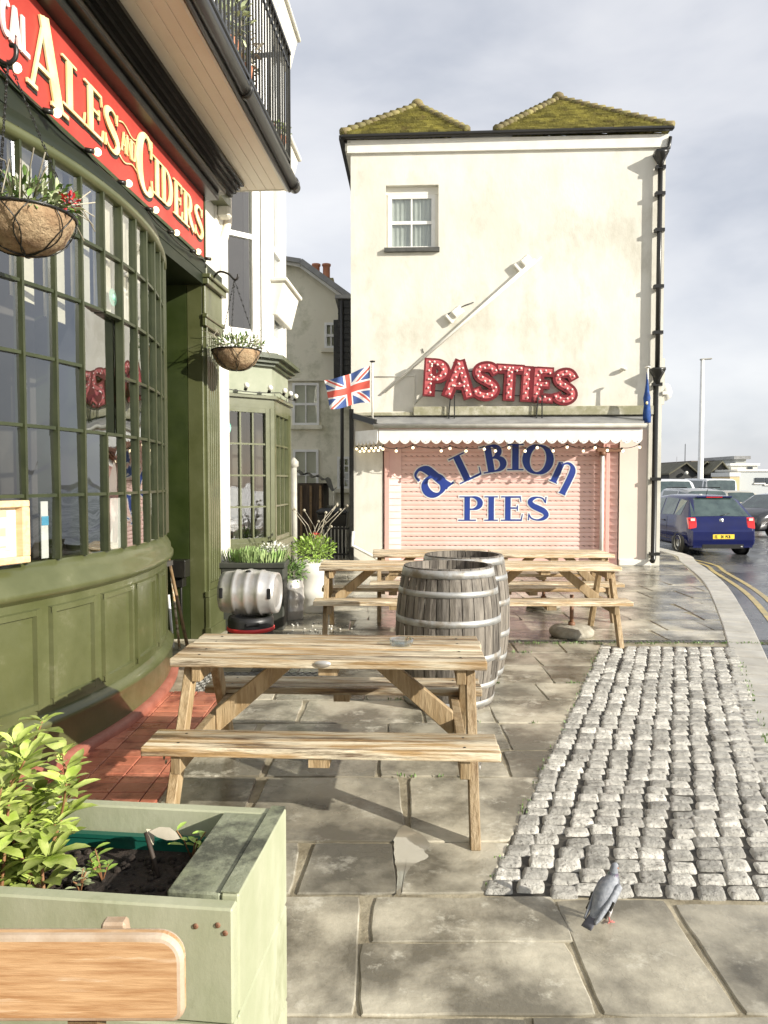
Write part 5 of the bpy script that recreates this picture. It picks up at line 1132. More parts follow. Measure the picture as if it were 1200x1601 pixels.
for k in range(11):
    a = rng.uniform(0, 6.28); q0 = p + Vector((.06 * math.cos(a), .06 * math.sin(a), .75)); dx = rng.uniform(-.28, .35); hgt = rng.uniform(.25, .55); q1 = q0 + Vector((dx * .4, 0, hgt * .6)); q2 = q0 + Vector((dx, rng.uniform(-.1, .1), hgt)); b.tube([q0, q1, q2], .004, 5); b.ball(q2, .018, 6, 4)
b.build('dry_stalk', dryleaf, t); foliage('red_flower', redflower, t, p + Vector((.03, -.12, .93)), (.05, .05, .03), 40, .025)
t = thing('herb_trough', 'dark trough of pale herbs and white flowers below the green bay', 'planter', (-1.33, 7.9, 0)); 
b = MB(); b.box(-1.72, -1.06, 7.75, 8.1, 0, .70); b.box(-1.74, -1.04, 7.73, 8.12, .66, .72); b.build('box', mat('dark_trough', (.03, .035, .025), (.05, .05, .04), 5, .6), t, bevel=.01)
grassy('herb_plant', mat('leaf_pale_green', (.20, .33, .09), (.40, .50, .22), 9, .5, rnd=.3), t, (-1.38, 7.88, .70), (.32, .14), 380, .17, .022)
foliage('white_flower', mat('white_petal', (.75, .75, .66), None, 5, .6), t, (-1.17, 7.92, .86), (.16, .12, .05), 220, .035)
# pebbles by the kegs
pb = MB()
for _ in range(40): p = GND(rng.uniform(425, 560), rng.uniform(975, 996)); pb.ball((p.x, p.y, .008), (.012, .01, .008), 6, 4)
o = pb.build('scattered_pebbles', white); o['kind'] = 'stuff'; o['label'] = 'small white pebbles scattered on wet paving near the kegs'; o['category'] = 'pebbles'
ms = MB(); ms.sm = True
def tuft(x, y, n=5, h=.02):
    for _ in range(n): a = rng.uniform(0, 6.28); ms.leaf((x + rng.gauss(0, .015), y + rng.gauss(0, .006), -.004), (math.cos(a) * .7, math.sin(a) * .7, 1), (math.cos(a), math.sin(a), .3), h * rng.uniform(.5, 1.3), h * .3, .3)
for _ in range(150): x = rng.uniform(1.3, 4.2); tuft(x, 7.14 + rng.gauss(0, .02), 4, .022)
for yy in rowsY[2:]:
    for _ in range(16):
        x = rng.uniform(-.5, 1.9); 
        if x < CA.x + sl * (yy - rowy0) - .03 and noise.noise(Vector((x * 2, yy * 3, 0))) > .08: tuft(x, yy, 6, .022)
for k in range(60): f = rng.random(); tuft(CA.x + sl * f * 4.2 - .01, rowy0 + f * 4.2, 3, .018)
for k in range(40): f = rng.random(); tuft(CA.x + bx1 + sl * f * 3.6 + .7 * 0, rowy0 + f * 3.6, 4, .025)
o = ms.build('joint_weeds', leafd); o['kind'] = 'stuff'; o['label'] = 'tiny green weeds and moss in the paving joints'; o['category'] = 'weeds'
# grating and red tiles left of the first table
gt_ = MB(); x0, x1, y0, y1 = -1.50, -.47, 5.46, 6.04
gt_.box(x0, x1, y0, y1, -.02, .006); n = 34
for i in range(n):
    for j in range(9): cx, cy = x0 + .04 + (x1 - x0 - .08) * i / (n - 1), y0 + .04 + (y1 - y0 - .08) * j / 8; s_ = 1 if (i + j) % 2 else -1; gt_.beam((cx - .012, cy - .012 * s_, .009), (cx + .012, cy + .012 * s_, .009), .008, .008)
struct(gt_.build('cellar_plate', mat('chequer_plate', (.22, .21, .19), (.34, .33, .30), 10, .3, .5, metal=.5)))
tl = MB(); y = 2.0; r_ = 0
while y < 5.42:
    x = -2.5
    while x < TX - .01:
        w_ = .185; xa, xb = x + .003, min(x + w_, TX) - .003; pc = (x + w_ / 2, y + .07)
        front_x = -2.386 + .083 * pc[1] + (bow(pc[1]) if BC - BH < pc[1] < BC + BH else 0)
        if xb > front_x + .02 and xb - xa > .03: zz = rng.uniform(-.0015, .0015); tl.box(xa, xb, y + .003, y + .117, -.02, .006 + zz)
        x += w_
    y += .12; r_ += 1
struct(tl.build('red_tile_paving', tilem, bevel=.003))

# ---------------------------------------------------------------- hanging baskets
def basket(label, c, r, apex, arm, n, red=False):
    t = thing('hanging_basket', label, 'hanging basket', tuple(apex), group='hanging flower baskets'); c = Vector(c); apex = Vector(apex)
    b = MB(); M = Matrix.Translation(c); pr = [(.001, -r * .80), (r * .45, -r * .74), (r * .78, -r * .52), (r * .95, -r * .2), (r, 0), (r * .93, 0), (r * .85, -.05), (.001, -.04)]
    b.lathe(pr, 28, M); b.build('liner', coir, t)
    b = MB(); b.lathe([(r + .004, -.006), (r + .012, 0), (r + .004, .006), (r - .002, 0), (r + .004, -.006)], 32, M)
    for k in range(12):
        a = 2 * math.pi * k / 12; pts = []
        for j in range(9): f = j / 8; ang = math.pi / 2 * f; rr2 = r * math.cos(ang) + .006; da = .35 * math.sin(f * math.pi) * (1 if k % 2 else -1); pts.append(c + Vector((rr2 * math.cos(a + da), rr2 * math.sin(a + da), -r * .8 * math.sin(ang) - .004)))
        b.tube(pts, .003, 5)
    b.build('wire_frame', blackm, t)
    for k in range(3):
        a = 2 * math.pi * k / 3 + .5; e_ = c + Vector((r * math.cos(a), r * math.sin(a), 0)); b = MB(); d = apex - e_; m = int(d.length / .03)
        for j in range(m): q0 = e_ + d * (j / m); q1 = e_ + d * ((j + .8) / m); o = Vector((.005, 0, 0)) if j % 2 else Vector((0, .005, 0)); b.tube([q0 - o, q0.lerp(q1, .5) + o * 0, q1 - o], .0028, 4); b.tube([q0 + o, q1 + o], .0028, 4)
        b.build('chain', blackm, t)
    foliage('plant', leafp, t, c + Vector((0, 0, .05)), (r * .98, r * .98, .08), n, .055, .5)
    foliage('green_leaves', leafd, t, c + Vector((.03, -.02, .06)), (r * 1.05, r * 1.0, .09), n, .045, .3)
    b = MB()
    for k in range(26): a = rng.uniform(0, 6.28); q = c + Vector((r * .6 * math.cos(a), r * .6 * math.sin(a), .04)); b.tube([q, q + Vector((.4 * r * math.cos(a), .4 * r * math.sin(a), rng.uniform(.05, .18))) * .8, q + Vector((.8 * r * math.cos(a), .8 * r * math.sin(a), rng.uniform(-.08, .16)))], .003, 4)
    b.build('twig', dryleaf, t)
    if red: foliage('red_flower', redflower, t, c + Vector((r * .98, -.02, .06)), (.03, .03, .03), 60, .03); foliage('white_flower', MATS['white_petal'], t, c + Vector((r * .35, -.05, .08)), (r * .7, .1, .06), 45, .022)
    return t
def bracket(label, pts, w=.011, plate=None, curl=True):
    t = thing('basket_bracket', label, 'bracket', tuple(pts[0]), group='scroll basket brackets'); b = MB(); b.tube(cat_rom([tuple(p) for p in pts], 5), w, 8); b.build('arm', blackm, t)
    if plate: b = MB(); b.box(*plate, MP); b.build('wall_plate', blackm, t)
c1 = PX(38, 338, 3.40); c1x = c1.x; ap = Vector((c1.x - .06, 3.40, PX(20, 92, 3.40).z))
basket('large coir lined hanging basket with a red flower in front of the bow window', c1, .215, ap, None, 260, True)
s1 = 3.45; wall = MP @ Vector((.03, s1, ap.z - .02))
bracket('black scroll bracket on the red fascia carrying the nearer hanging basket', [wall + Vector((0, 0, -.25)), wall + Vector((.10, 0, -.05)), wall + Vector((.25, -.01, .03)), ap + Vector((-.12, 0, .06)), ap + Vector((-.02, 0, -.02)), ap + Vector((.03, 0, .0)), ap + Vector((.035, 0, .05)), ap + Vector((.01, 0, .06))], plate=(.02, .035, s1 - .02, s1 + .02, ap.z - .35, ap.z + .02))
c2 = PX(369, 549, 7.30); ap2 = PX(366, 437, 7.30)
basket('smaller hanging basket of dry looking plants on the bracket at the green pilaster', c2, .235, ap2, None, 230)
w2 = MP @ Vector((.05, 7.42, 3.2)); w0 = PX(317, 466, 7.42)
bracket('black scroll bracket on the green pilaster carrying the farther hanging basket', [w0 + Vector((0, 0, -.12)), w0 + Vector((.0, 0, .02)), w0 + Vector((.06, 0, .12)), PX(340, 426, 7.35), PX(356, 428, 7.3), ap2 + Vector((0, 0, .0)), ap2 + Vector((.03, 0, .01)), ap2 + Vector((.035, 0, .05))], plate=None)
# balcony plants and pots
for (px, py, Y, r_, lb, m) in ((350, 20, 6.2, .22, 'straggly pale potted plant on the balcony behind the railing, nearest the camera', leafp), (375, 60, 6.6, .16, 'dry orange leaved plant tied to the balcony railing above the gutter', dryleaf), (376, 95, 7.0, .13, 'green plant growing low behind the balcony railing', leafd)):
    p = PX(px, py, Y); t = thing('balcony_plant', lb, 'potted plant', (p.x, p.y, 4.95), group='plants on the balcony'); b = MB(); b.lathe([(.001, 0), (.09, 0), (.12, .22), (.10, .22), (.001, .2)], 16, Matrix.Translation((p.x, p.y, 4.951))); b.build('pot', MATS['terracotta'], t)
    b = MB(); b.tube([(p.x, p.y, 5.1), (p.x, p.y, p.z)], .008, 5); b.build('stem', stemm, t); foliage('foliage', m, t, (p.x, p.y, (p.z + 5.25) / 2), (r_, r_, max(.2, (p.z - 5.2) / 2 + .15)), 170, .07, .3)
p = PX(436, 208, 8.15); t = thing('geranium_pot', 'small pot of geraniums hung outside the far corner of the balcony railing', 'potted plant', (p.x, p.y, p.z - .2)); b = MB(); b.lathe([(.001, -.2), (.06, -.2), (.08, -.04), (.001, -.05)], 14, Matrix.Translation(p)); b.build('pot', MATS['terracotta'], t); foliage('foliage', leafm, t, p, (.13, .13, .09), 120, .04); foliage('flower', MATS['redflower'] if 'redflower' in MATS else redflower, t, p + Vector((-.05, 0, .05)), (.08, .08, .05), 30, .03)

# ---------------------------------------------------------------- foreground planter and its plants
PL = thing('timber_planter', 'sage green timber planter box with worn grey rim in the near left corner', 'planter', (-.30, 1.45, 0)); 
ang = math.atan2(.05, .42); MPl = Matrix.Translation((-.299, 1.47, 0)) @ Matrix.Rotation(-ang * .78, 4, 'Z')   # x to the right (0 = right face), y back
hP = .75; LD = .44; LW = 1.5; fz = GND(0, 0, 0) if False else None
near = PX(362, 1413, 1.5); 
def cornerloc(px, py, z): d = ray(px, py); t_ = (z - CAMH) / d.z; return Vector((0, 0, CAMH)) + d * t_
nc = cornerloc(363, 1413, hP); fc = cornerloc(446, 1262, hP); dv = fc - nc; LD = dv.length; MPl = Matrix.Translation((nc.x, nc.y, 0)) @ Matrix.Rotation(-math.atan2(dv.x, dv.y), 4, 'Z'); WM[PL] = MPl.copy(); PL.location = MPl.to_translation(); PL.rotation_euler = MPl.to_euler(); PL.matrix_world = MPl
def pl(): return MB(MPl)
for k in range(3):
    z0, z1 = .25 * k + (.003 if k else .0), .25 * (k + 1)
    b = pl(); b.box(-LW, -.0, 0 - .0, .035, z0, z1 - .003 if k < 2 else hP - .012); b.build('front_board', sage, PL, bevel=.004)
    b = pl(); b.box(-.036, 0.002, .0355, LD, z0, z1 - .003 if k < 2 else hP - .002); b.build('side_board', sage, PL, bevel=.004)
    b = pl(); b.box(-LW, -.0365, LD - .035, LD - .001, z0, z1 - .003 if k < 2 else hP - .003); b.build('back_board', sage, PL, bevel=.004)
b = pl(); b.box(-.150, -.0375, .037, LD - .036, hP - .05, hP - .003); b.build('rim_board', sagetop, PL, bevel=.004)
b = pl(); b.box(-.0355, .001, .036, LD - .001, hP + .0005, hP + .003); b.build('rim_edge', sagetop, PL)
b = pl(); b.box(-LW, -.17, .05, LD - .06, .05, hP - .10); b.build('soil', soil, PL)
b = pl(); b.box(-LW, -.155, LD - .06, LD - .05, .1, hP - .07); b.box(-.168, -.155, .05, LD - .061, .1, hP - .07); b.box(-LW, -.155, LD - .064, LD - .045, hP - .075, hP - .065); b.build('liner', mat('green_plastic', (.01, .10, .07), None, 4, .35), PL)
sc_b = pl()
for k in range(160): x, y = rng.uniform(-.55, -.19), rng.uniform(.06, LD - .09); s_ = rng.uniform(.004, .012); sc_b.ball((x, y, hP - .10 + s_ * .3), (s_, s_, s_ * .7), 6, 4)
oo = sc_b.build('soil_crumbs', soil, PL); oo['kind'] = 'stuff'
b = pl()
for x, z in ((-.075, .70), (-.03, .705), (-.015, .69), (-.11, .60)): b = pl(); b.lathe([(.001, .002), (.005, .002), (.006, 0)], 10, Matrix.Translation((x, -.0005, z)) @ Matrix.Rotation(math.pi / 2, 4, 'X')); b.build('screw', MATS['rusty'], PL)
# the leafy shrub
SHR = thing('leafy_shrub', 'bright green leafy shrub growing in the left end of the sage planter', 'shrub', tuple(PX(30, 1390, 1.62)))
st_ = MB(); lf = MB(); ftops = []
base_ = [(-40, 1400, 1.72), (0, 1400, 1.60), (45, 1392, 1.66), (68, 1385, 1.74), (20, 1400, 1.76), (70, 1395, 1.60)]
tips = [(66, 1128, 1.78), (22, 1165, 1.66), (-18, 1180, 1.72), (103, 1225, 1.7), (38, 1190, 1.6), (-48, 1150, 1.75), (86, 1290, 1.64), (2, 1230, 1.58), (48, 1260, 1.7), (-28, 1260, 1.62), (32, 1300, 1.58), (78, 1340, 1.6), (-58, 1330, 1.6), (-3, 1330, 1.6), (38, 1345, 1.66), (98, 1180, 1.8), (63, 1240, 1.76), (12, 1200, 1.8), (-5, 1270, 1.68), (30, 1280, 1.72), (-25, 1210, 1.66), (15, 1360, 1.7)]
for k, (px, py, Y) in enumerate(tips):
    a = PX(*base_[k % 6]); a.z = .645; c_ = PX(px, py, Y); mid = a.lerp(c_, .5) + Vector((rng.uniform(-.03, .03), rng.uniform(-.02, .02), .02)); path = [Vector(q) for q in cat_rom([tuple(a), tuple(mid), tuple(c_)], 8)]
    st_.tube(path, .003, 6, rr=[.0045 - .0025 * i / len(path) for i in range(len(path))]); n = len(path)
    for i in range(3, n):
        d = (path[i] - path[i - 1]).normalized() if i else Vector((0, 0, 1))
        for s_ in range(2 if i < n - 1 else 5):
            ang_ = i * 2.4 + s_ * (3.14 if i < n - 1 else 1.26) + rng.uniform(-.4, .4); side = Vector((math.cos(ang_), math.sin(ang_), 0)); dd = (side * rng.uniform(.6, 1.1) + d * rng.uniform(.3, .9)); l = rng.choice((.03, .045, .06, .075, .09)) * rng.uniform(.8, 1.1); lf.leaf(path[i] + dd.normalized() * .004, dd, (0, 0, 1), l, l * rng.uniform(.34, .46), rng.uniform(.05, .3), .3)
st_.build('stem', stemm, SHR); lf.build('leaves', mat('leaf_lime', (.30, .40, .06), (.50, .56, .18), 26, .45, rnd=.45, c3=(.12, .20, .04), s3=14, lo3=.55, hi3=.7), SHR)
def seedling(label, px, py, Y, hgt, m, n, ls, name='seedling', w=.4):
    p = PX(px, py, Y); p.z = .65; t = thing(name, label, 'small plant', tuple(p), group=None); b = MB(); lf = MB()
    for k in range(n):
        a = rng.uniform(0, 6.28); tip = p + Vector((math.cos(a) * hgt * .4 * rng.random(), math.sin(a) * hgt * .4 * rng.random(), hgt * rng.uniform(.4, 1))); b.tube([p, p.lerp(tip, .5) + Vector((0, 0, .01)), tip], .0018, 5); 
        for q in range(3): lf.leaf(p.lerp(tip, .5 + .25 * q), (math.cos(a + q * 2), math.sin(a + q * 2), .4), (0, 0, 1), ls * rng.uniform(.7, 1.2), ls * w, .2)
    b.build('stem', stemm if m is not dryleaf else m, t); lf.build('leaves', m, t); return t
seedling('small green seedling with thin leaves in the middle of the planter soil', 160, 1390, 1.68, .09, leafm, 7, .035)
seedling('tiny pale seedling beside the shrub in the planter soil', 125, 1400, 1.63, .06, leafp, 6, .025)
seedling('small yellow green bulb shoot near the right rim of the planter', 300, 1370, 1.78, .10, leafm, 4, .035)
t = thing('dry_leaf_stalk', 'dark broken stalk with two large dry grey leaves in the planter soil', 'small plant', tuple(PX(245, 1385, 1.70)))
p = PX(248, 1385, 1.70); p.z = .65; q = PX(228, 1302, 1.74); b = MB(); b.tube([p, p.lerp(q, .6), q], .006, 6); b.build('stalk', mat('dark_stalk', (.05, .035, .025), None, 4, .7), t)
b = MB(); b.leaf(PX(232, 1300, 1.74), (1, .1, -.15), (0, -.5, 1), .075, .035, .2); b.leaf(PX(228, 1296, 1.74), (.3, .2, -.6), (1, 0, .3), .05, .03, .2); b.build('leaf', dryleaf, t)

# ---------------------------------------------------------------- bench in the near left corner, its back to the planter
BN = thing('wooden_bench', 'varnished wooden bench with a worn rounded back slat in the near left corner', 'bench', (-.9, 1.1, 0))
def slatM(z0): return Matrix(((1, 0, 0, 0), (0, .17, 1, 0), (0, 1, 0, 0), (0, 0, 0, 1)))
tr = PX(288, 1450, 1.20); br_ = PX(288, 1597, 1.20); zt_, zb_ = PX(150, 1456, 1.20).z, PX(150, 1592, 1.20).z; xr = tr.x; XL = xr - 1.25
def roundrect(x0, x1, z0, z1, r_): 
    o = []
    for cx, cz, a0 in ((x1 - r_, z0 + .02, -90), (x1 - r_, z1 - r_, 0), (x0 + r_, z1 - r_, 90), (x0 + r_, z0 + .02, 180)):
        rr2 = r_ if cz > z0 + .03 else .02; cx2 = cx + (r_ - rr2) * (1 if a0 in (-90, 0) else -1)
        for k in range(8): a = R(a0 + 90 * k / 7); o.append((cx2 + rr2 * math.cos(a), cz + rr2 * math.sin(a)))
    return o
Mb = Matrix(((1, 0, 0, 0), (0, 0, -1, 1.215), (0, 1, 0, 0), (0, 0, 0, 1)))
b = MB(); b.prism(roundrect(XL, xr, zb_, zt_, .045), 0, .028, Mb); o_ = b.build('back_slat', [benchm, benchedge], BN, bevel=.010, seg=3); o_.modifiers['bevel'].material = 1
b = MB(); b.prism(roundrect(XL + .05, xr - .05, zb_ - .12, zb_ - .018, .02), 0, .024, Mb); b.prism(roundrect(XL + .05, xr - .05, zb_ - .24, zb_ - .138, .02), 0, .024, Mb); b.build('lower_slat', benchm, BN, bevel=.006)
for x in (XL + .15, xr - .18): b = MB(); b.beam((x, 1.245, 0), (x, 1.236, zt_ - .03), .05, .04, (0, 1, 0)); b.build('back_post', wooddark, BN); b = MB(); b.box(x - .025, x + .025, .80, 1.215, .40, .43); b.build('seat_bearer', wooddark, BN); b = MB(); b.box(x - .025, x + .025, .82, .87, 0, .40); b.build('leg', wooddark, BN)
for k in range(4): b = MB(); b.box(XL, xr, .80 + k * .10, .89 + k * .10, .431, .456); b.build('seat_slat', benchm, BN, bevel=.006)
b = MB(); b.prism([(tr.x - .150, zt_ - .03), (tr.x - .10, zt_ - .03), (tr.x - .105, zt_ + .004), (tr.x - .145, zt_ + .004)], -.024, .0, Mb); b.build('top_batten', benchedge, BN, bevel=.004)

# ---------------------------------------------------------------- pigeon
pg = GND(948, 1441); hd = Vector((.78, .626, 0)); PM = Matrix(((hd.x, -hd.y, 0, pg.x), (hd.y, hd.x, 0, pg.y), (0, 0, 1, 0.004), (0, 0, 0, 1))) @ Matrix.Diagonal((.80, .80, .80, 1))
pt = thing('pigeon', 'grey feral pigeon standing at the edge of the cobbles looking away', 'pigeon', M=PM)
grey = mat('pigeon_grey', (.20, .215, .24), (.32, .335, .36), 40, .7, bump=.3, bscale=90)
b = MB(PM); b.sm = True
sp = [(-.115, .040, .014, .005), (-.095, .055, .022, .010), (-.072, .074, .032, .024), (-.045, .098, .042, .038), (-.012, .124, .050, .047), (.020, .148, .047, .046), (.040, .172, .036, .037), (.047, .194, .025, .026), (.049, .212, .018, .019), (.053, .226, .018, .018), (.063, .234, .016, .015), (.075, .234, .008, .008)]
b.tube([(x, 0, z) for x, z, a, c_ in sp], .03, 18, rr=[(a, c_) for x, z, a, c_ in sp]); body = b.build('body', grey, pt); 
m = body.modifiers.new('sub', 'SUBSURF'); m.levels = 1; m.render_levels = 1
b = MB(PM); b.sm = True; b.tube([(x, 0, z) for x, z in ((.036, .168), (.0455, .188), (.0485, .209))], .03, 16, rr=[(.0375, .0385), (.0275, .0285), (.0195, .0205)]); b.build('neck_feathers', mat('pigeon_neck', (.07, .16, .13), (.15, .10, .16), 30, .3, .5, metal=.3), pt)
for s in (-1, 1):
    b = MB(PM); b.sm = True; prof = [(.035, .165, .012), (.01, .162, .034), (-.03, .132, .040), (-.065, .100, .030), (-.095, .070, .016), (-.125, .045, .004)]; rings = []
    for x, z, hgt in prof: yb = s * (.049 - max(0, -x - .02) * .20); rings.append([Vector((x, yb * .82, z + .012)), Vector((x, yb + s * .006, z - hgt * .3)), Vector((x, yb + s * .003, z - hgt * 1.1)), Vector((x, yb * .86, z - hgt * 1.0))])
    b.loft(rings); wg = b.build('wing', mat('pigeon_wing', (.22, .235, .26), (.36, .375, .40), 50, .7, bump=.4, bscale=70), pt)
    for xb_, dz in ((-.04, 0), (-.068, -.004)):
        b = MB(PM); yb = s * (.0585 - max(0, -xb_ - .02) * .20); b.beam((xb_ + .012, yb, .118 + dz * 3 + (xb_ + .04) * .8), (xb_ - .014, yb * .985, .088 + dz + (xb_ + .04) * .8), .006, .012, (1, 0, 0)); b.build('wing_bar', blackm, wg)
    b = MB(PM); b.ball((.057, s * .0165, .228), .0035, 8, 5); b.build('eye', mat('orange_eye', (.5, .15, .03), None, 4, .2), pt)
    b = MB(PM); lx, ly = .0 + s * .008, s * .020; b.tube([(lx - .005, ly, .085), (lx, ly, .055), (lx - .004, ly, .032)], .01, 8, rr=[.020, .012, .006]); b.build('thigh', mat('pale_feather', (.62, .60, .60), None, 4, .8), pt)
    b = MB(PM); b.tube([(lx - .004, ly, .036), (lx, ly, .008)], .0032, 6)
    for a in (-.5, 0, .5, math.pi): b.tube([(lx, ly, .006), (lx + .026 * math.cos(a) * (1 if a < 3 else .5), ly + .026 * math.sin(a), .003)], .0025, 5, rr=[.003, .0018])
    b.build('leg', mat('pigeon_leg', (.55, .16, .14), None, 4, .5), pt)
b = MB(PM); b.tube([(-.085, 0, .062), (-.135, 0, .034), (-.152, 0, .024)], .01, 10, rr=[(.022, .006), (.026, .004), (.026, .003)]); b.build('tail', mat('dark_feather', (.10, .10, .115), None, 4, .7), pt)
b = MB(PM); b.tube([(.073, 0, .234), (.089, 0, .229), (.095, 0, .225)], .004, 6, rr=[.0055, .0035, .001]); b.build('beak', blackm, pt)

# ---------------------------------------------------------------- vehicles
carglass = mat('car_glass', (.03, .05, .05), (.06, .09, .085), 3, .04, spec=1, ior=1.6)
tyre = mat('tyre_rubber', (.015, .015, .015), None, 4, .7); rim = mat('alloy_rim', (.45, .45, .44), None, 4, .3, metal=.9); lampred = mat('lamp_red', (.55, .01, .01), None, 4, .1, coat=1)
def car(name, label, cat, loc, rz, L, W, H, paint, st, wheelr=.30, wx=(.75, None), group=None, plate=None, rear=True, side_trim=True):
    """st: stations (y from the rear, half width factor, bottom, belt, roof, roof half width factor)"""
    t = thing(name, label, cat, loc, rz, group); M = WM[t]; rings = []
    for y, wf, zb, zbelt, zr2, rf in st:
        w_ = W / 2 * wf; r_ = W / 2 * rf; g = zr2 - zbelt; half = [(0, zb), (w_ * .88, zb), (w_ * .985, zb + .10), (w_, (zb + zbelt) / 2), (w_ * .975, zbelt), (r_ if g > .1 else w_ * .90, zr2 - min(.05, g * .3)), ((r_ if g > .1 else w_ * .9) - .12, zr2), (0, zr2 + .012)]
        rings.append([Vector((x, y, z)) for x, z in half] + [Vector((-x, y, z)) for x, z in half[-2:0:-1]])
    n = len(rings[0]); body = MB(M); body.sm = True; gls = MB(M); vsb = []
    faces = {0: [], 1: []}
    for i in range(len(rings) - 1):
        g0 = st[i][4] - st[i][3]; g1 = st[i + 1][4] - st[i + 1][3]
        for j in range(n):
            k = (j + 1) % n; q = [rings[i][j], rings[i][k], rings[i + 1][k], rings[i + 1][j]]; isg = 0
            if j in (4, n - 5) and g0 > .25 and g1 > .25: isg = 1
            if j in (5, 6, n - 7, n - 6) and ((g0 < .2 < g1) or (g1 < .2 < g0)): isg = 2
            if isg:
                c_ = sum(q, Vector()) / 4; nr = (q[1] - q[0]).cross(q[3] - q[0]).normalized(); nr = -nr if nr.dot(c_ - Vector((0, c_.y, .8))) < 0 else nr
                sh_ = .88 if isg == 1 else .94; q2 = [c_ + (v - c_) * sh_ + nr * .006 for v in q]
                if isg == 2: q2 = [Vector((v.x * .96, v.y, v.z)) + nr * .006 for v in q]; c2 = sum(q2, Vector()) / 4
                gls.add(q2, [(0, 1, 2, 3)])
    body.loft(rings, True, True)
    bo_ = body.build('body', paint, t, bevel=0); 
    gls.build('window', carglass, t)
    ends = [y for y in (wx[0], wx[1] or L - .80)]
    for y in ends:
        for s in (-1, 1):
            b = MB(M); Mw = Matrix.Translation((s * (W / 2 - .10), y, wheelr)) @ Matrix.Rotation(math.pi / 2, 4, 'Y'); b.lathe([(.001, -.09), (wheelr * .62, -.09), (wheelr * .9, -.10), (wheelr, -.07), (wheelr, .07), (wheelr * .9, .10), (wheelr * .62, .09), (.001, .085)], 24, Mw); wh = b.build('wheel', tyre, t)
            b = MB(M); Mw = Matrix.Translation((s * (W / 2 - .005), y, wheelr)) @ Matrix.Rotation(math.pi / 2, 4, 'Y'); b.lathe([(.001, .012), (wheelr * .25, .012), (wheelr * .6, .004), (wheelr * .62, -.012), (wheelr * .62, .01), (.001, -.0)], 20, Mw); b.build('rim', rim, wh)
            b = MB(M); b.lathe([(wheelr * 1.20, -.012), (wheelr * 1.22, .004), (wheelr * 1.0, .006), (wheelr * .3, .002)], 22, Matrix.Translation((s * (W / 2 * .985), y, wheelr + .02)) @ Matrix.Rotation(math.pi / 2 * s, 4, 'Y')); b.build('wheel_arch', blackm, t)
    for s in (-1, 1): b = MB(M); ym = L * .64; b.box(s * (W / 2 + .02) - .09, s * (W / 2 + .02) + .09, ym, ym + .10, st[len(st) // 2][3] + .0, st[len(st) // 2][3] + .13); b.build('wing_mirror', paint, t, bevel=.03, seg=2)
    return t
blue = mat('car_blue', (.004, .007, .06), (.005, .009, .075), 2, .12, coat=.3); zc = rz_(18.3)
cp_ = GND(1124, 867, zc); hb = [(0.0, .90, .28, .60, .62, .8), (.03, .97, .22, .62, .66, .8), (.10, .99, .22, .90, .93, .80), (.16, .995, .22, .93, .96, .80), (.52, 1, .22, .95, 1.40, .74), (.90, 1, .22, .95, 1.45, .76), (1.7, 1, .22, .93, 1.47, .77), (2.3, 1, .22, .91, 1.42, .75), (2.95, 1, .22, .90, .95, .8), (3.6, .97, .22, .78, .82, .8), (3.88, .85, .28, .58, .60, .8)]
cr = car('blue_hatchback', 'dark blue hatchback with a yellow plate parked at the kerb, seen from behind', 'car', (cp_.x - .17, cp_.y - .55, zc), R(2.0), 3.88, 1.66, 1.46, blue, hb, .295, wx=(.62, 3.05)); M = WM[cr]
for s in (-1, 1):
    b = MB(M); x = s * .71; b.loft([[Vector((x - .10 + a, y_, z)) for a, y_ in ((0, yy), (.20, yy + (.0)), (.20, yy + .1), (0, yy + .1))] for z, yy in ((.66, .035), (.80, .055), (.94, .10))]); b.build('tail_lamp', lampred, cr, bevel=.02, seg=2)
    b = MB(M); b.box(x - .05, x + .05, .055, .06, .86, .92); b.build('reversing_lamp', mat('lamp_clear', (.8, .6, .55), None, 4, .1), cr)
b = MB(M); b.box(-.26, .26, -.045, -.020, .43, .54); pl_ = b.build('number_plate', mat('plate_yellow', (.80, .58, .05), None, 4, .4), cr, bevel=.004)
b = MB(M); Mt = M @ Matrix(((1, 0, 0, 0), (0, 0, -1, -.0455), (0, 1, 0, 0), (0, 0, 0, 1))); b = MB(); text(b, 'EL', -.22, .45, .07, Mt, .001, 0, .2, .16, False, .8); text(b, 'DI', -.07, .45, .07, Mt, .001, 0, .2, .16, False, .8); text(b, 'PCB', .04, .45, .07, Mt, .001, 0, .2, .16, False, .8); b.build('characters', blackm, pl_)
b = MB(M); b.loft([[Vector((x, y_, z)) for x, y_ in ((-.80, yy + .12), (-.74, yy), (.74, yy), (.80, yy + .12))] for z, yy in ((.27, -.015), (.40, -.035), (.60, -.035), (.635, .0))], False, False); b.box(-.72, .72, -.01, .1, .22, .30); b.build('bumper', blue, cr)
b = MB(M); b.box(-.5, .5, -.02, .02, .20, .30); b.build('lower_valance', blackm, cr)
b = MB(M); b.lathe([(.001, .012), (.045, .01), (.055, 0)], 18, Matrix.Translation((0, .082, .865)) @ Matrix.Rotation(math.pi / 2, 4, 'X')); b.build('badge', rim, cr)
b = MB(M); b.box(-.66, .66, .030, .05, .645, .66); b.build('tailgate_seam', blackm, cr)
b = MB(M); b.tube([(.0, .155, .975), (.25, .20, 1.03)], .010, 5); b.build('rear_wiper', blackm, cr)
b = MB(M); b.beam((-.45, .50, 1.425), (.45, .50, 1.425), .08, .04); b.build('roof_spoiler', blue, cr, bevel=.01); b = MB(M); b.box(-.2, .2, .455, .46, 1.41, 1.43); b.build('brake_lamp', lampred, cr)
b = MB(M); b.tube([(.0, .9, 1.46), (0, .80, 1.62)], .006, 5); b.build('aerial', blackm, cr)
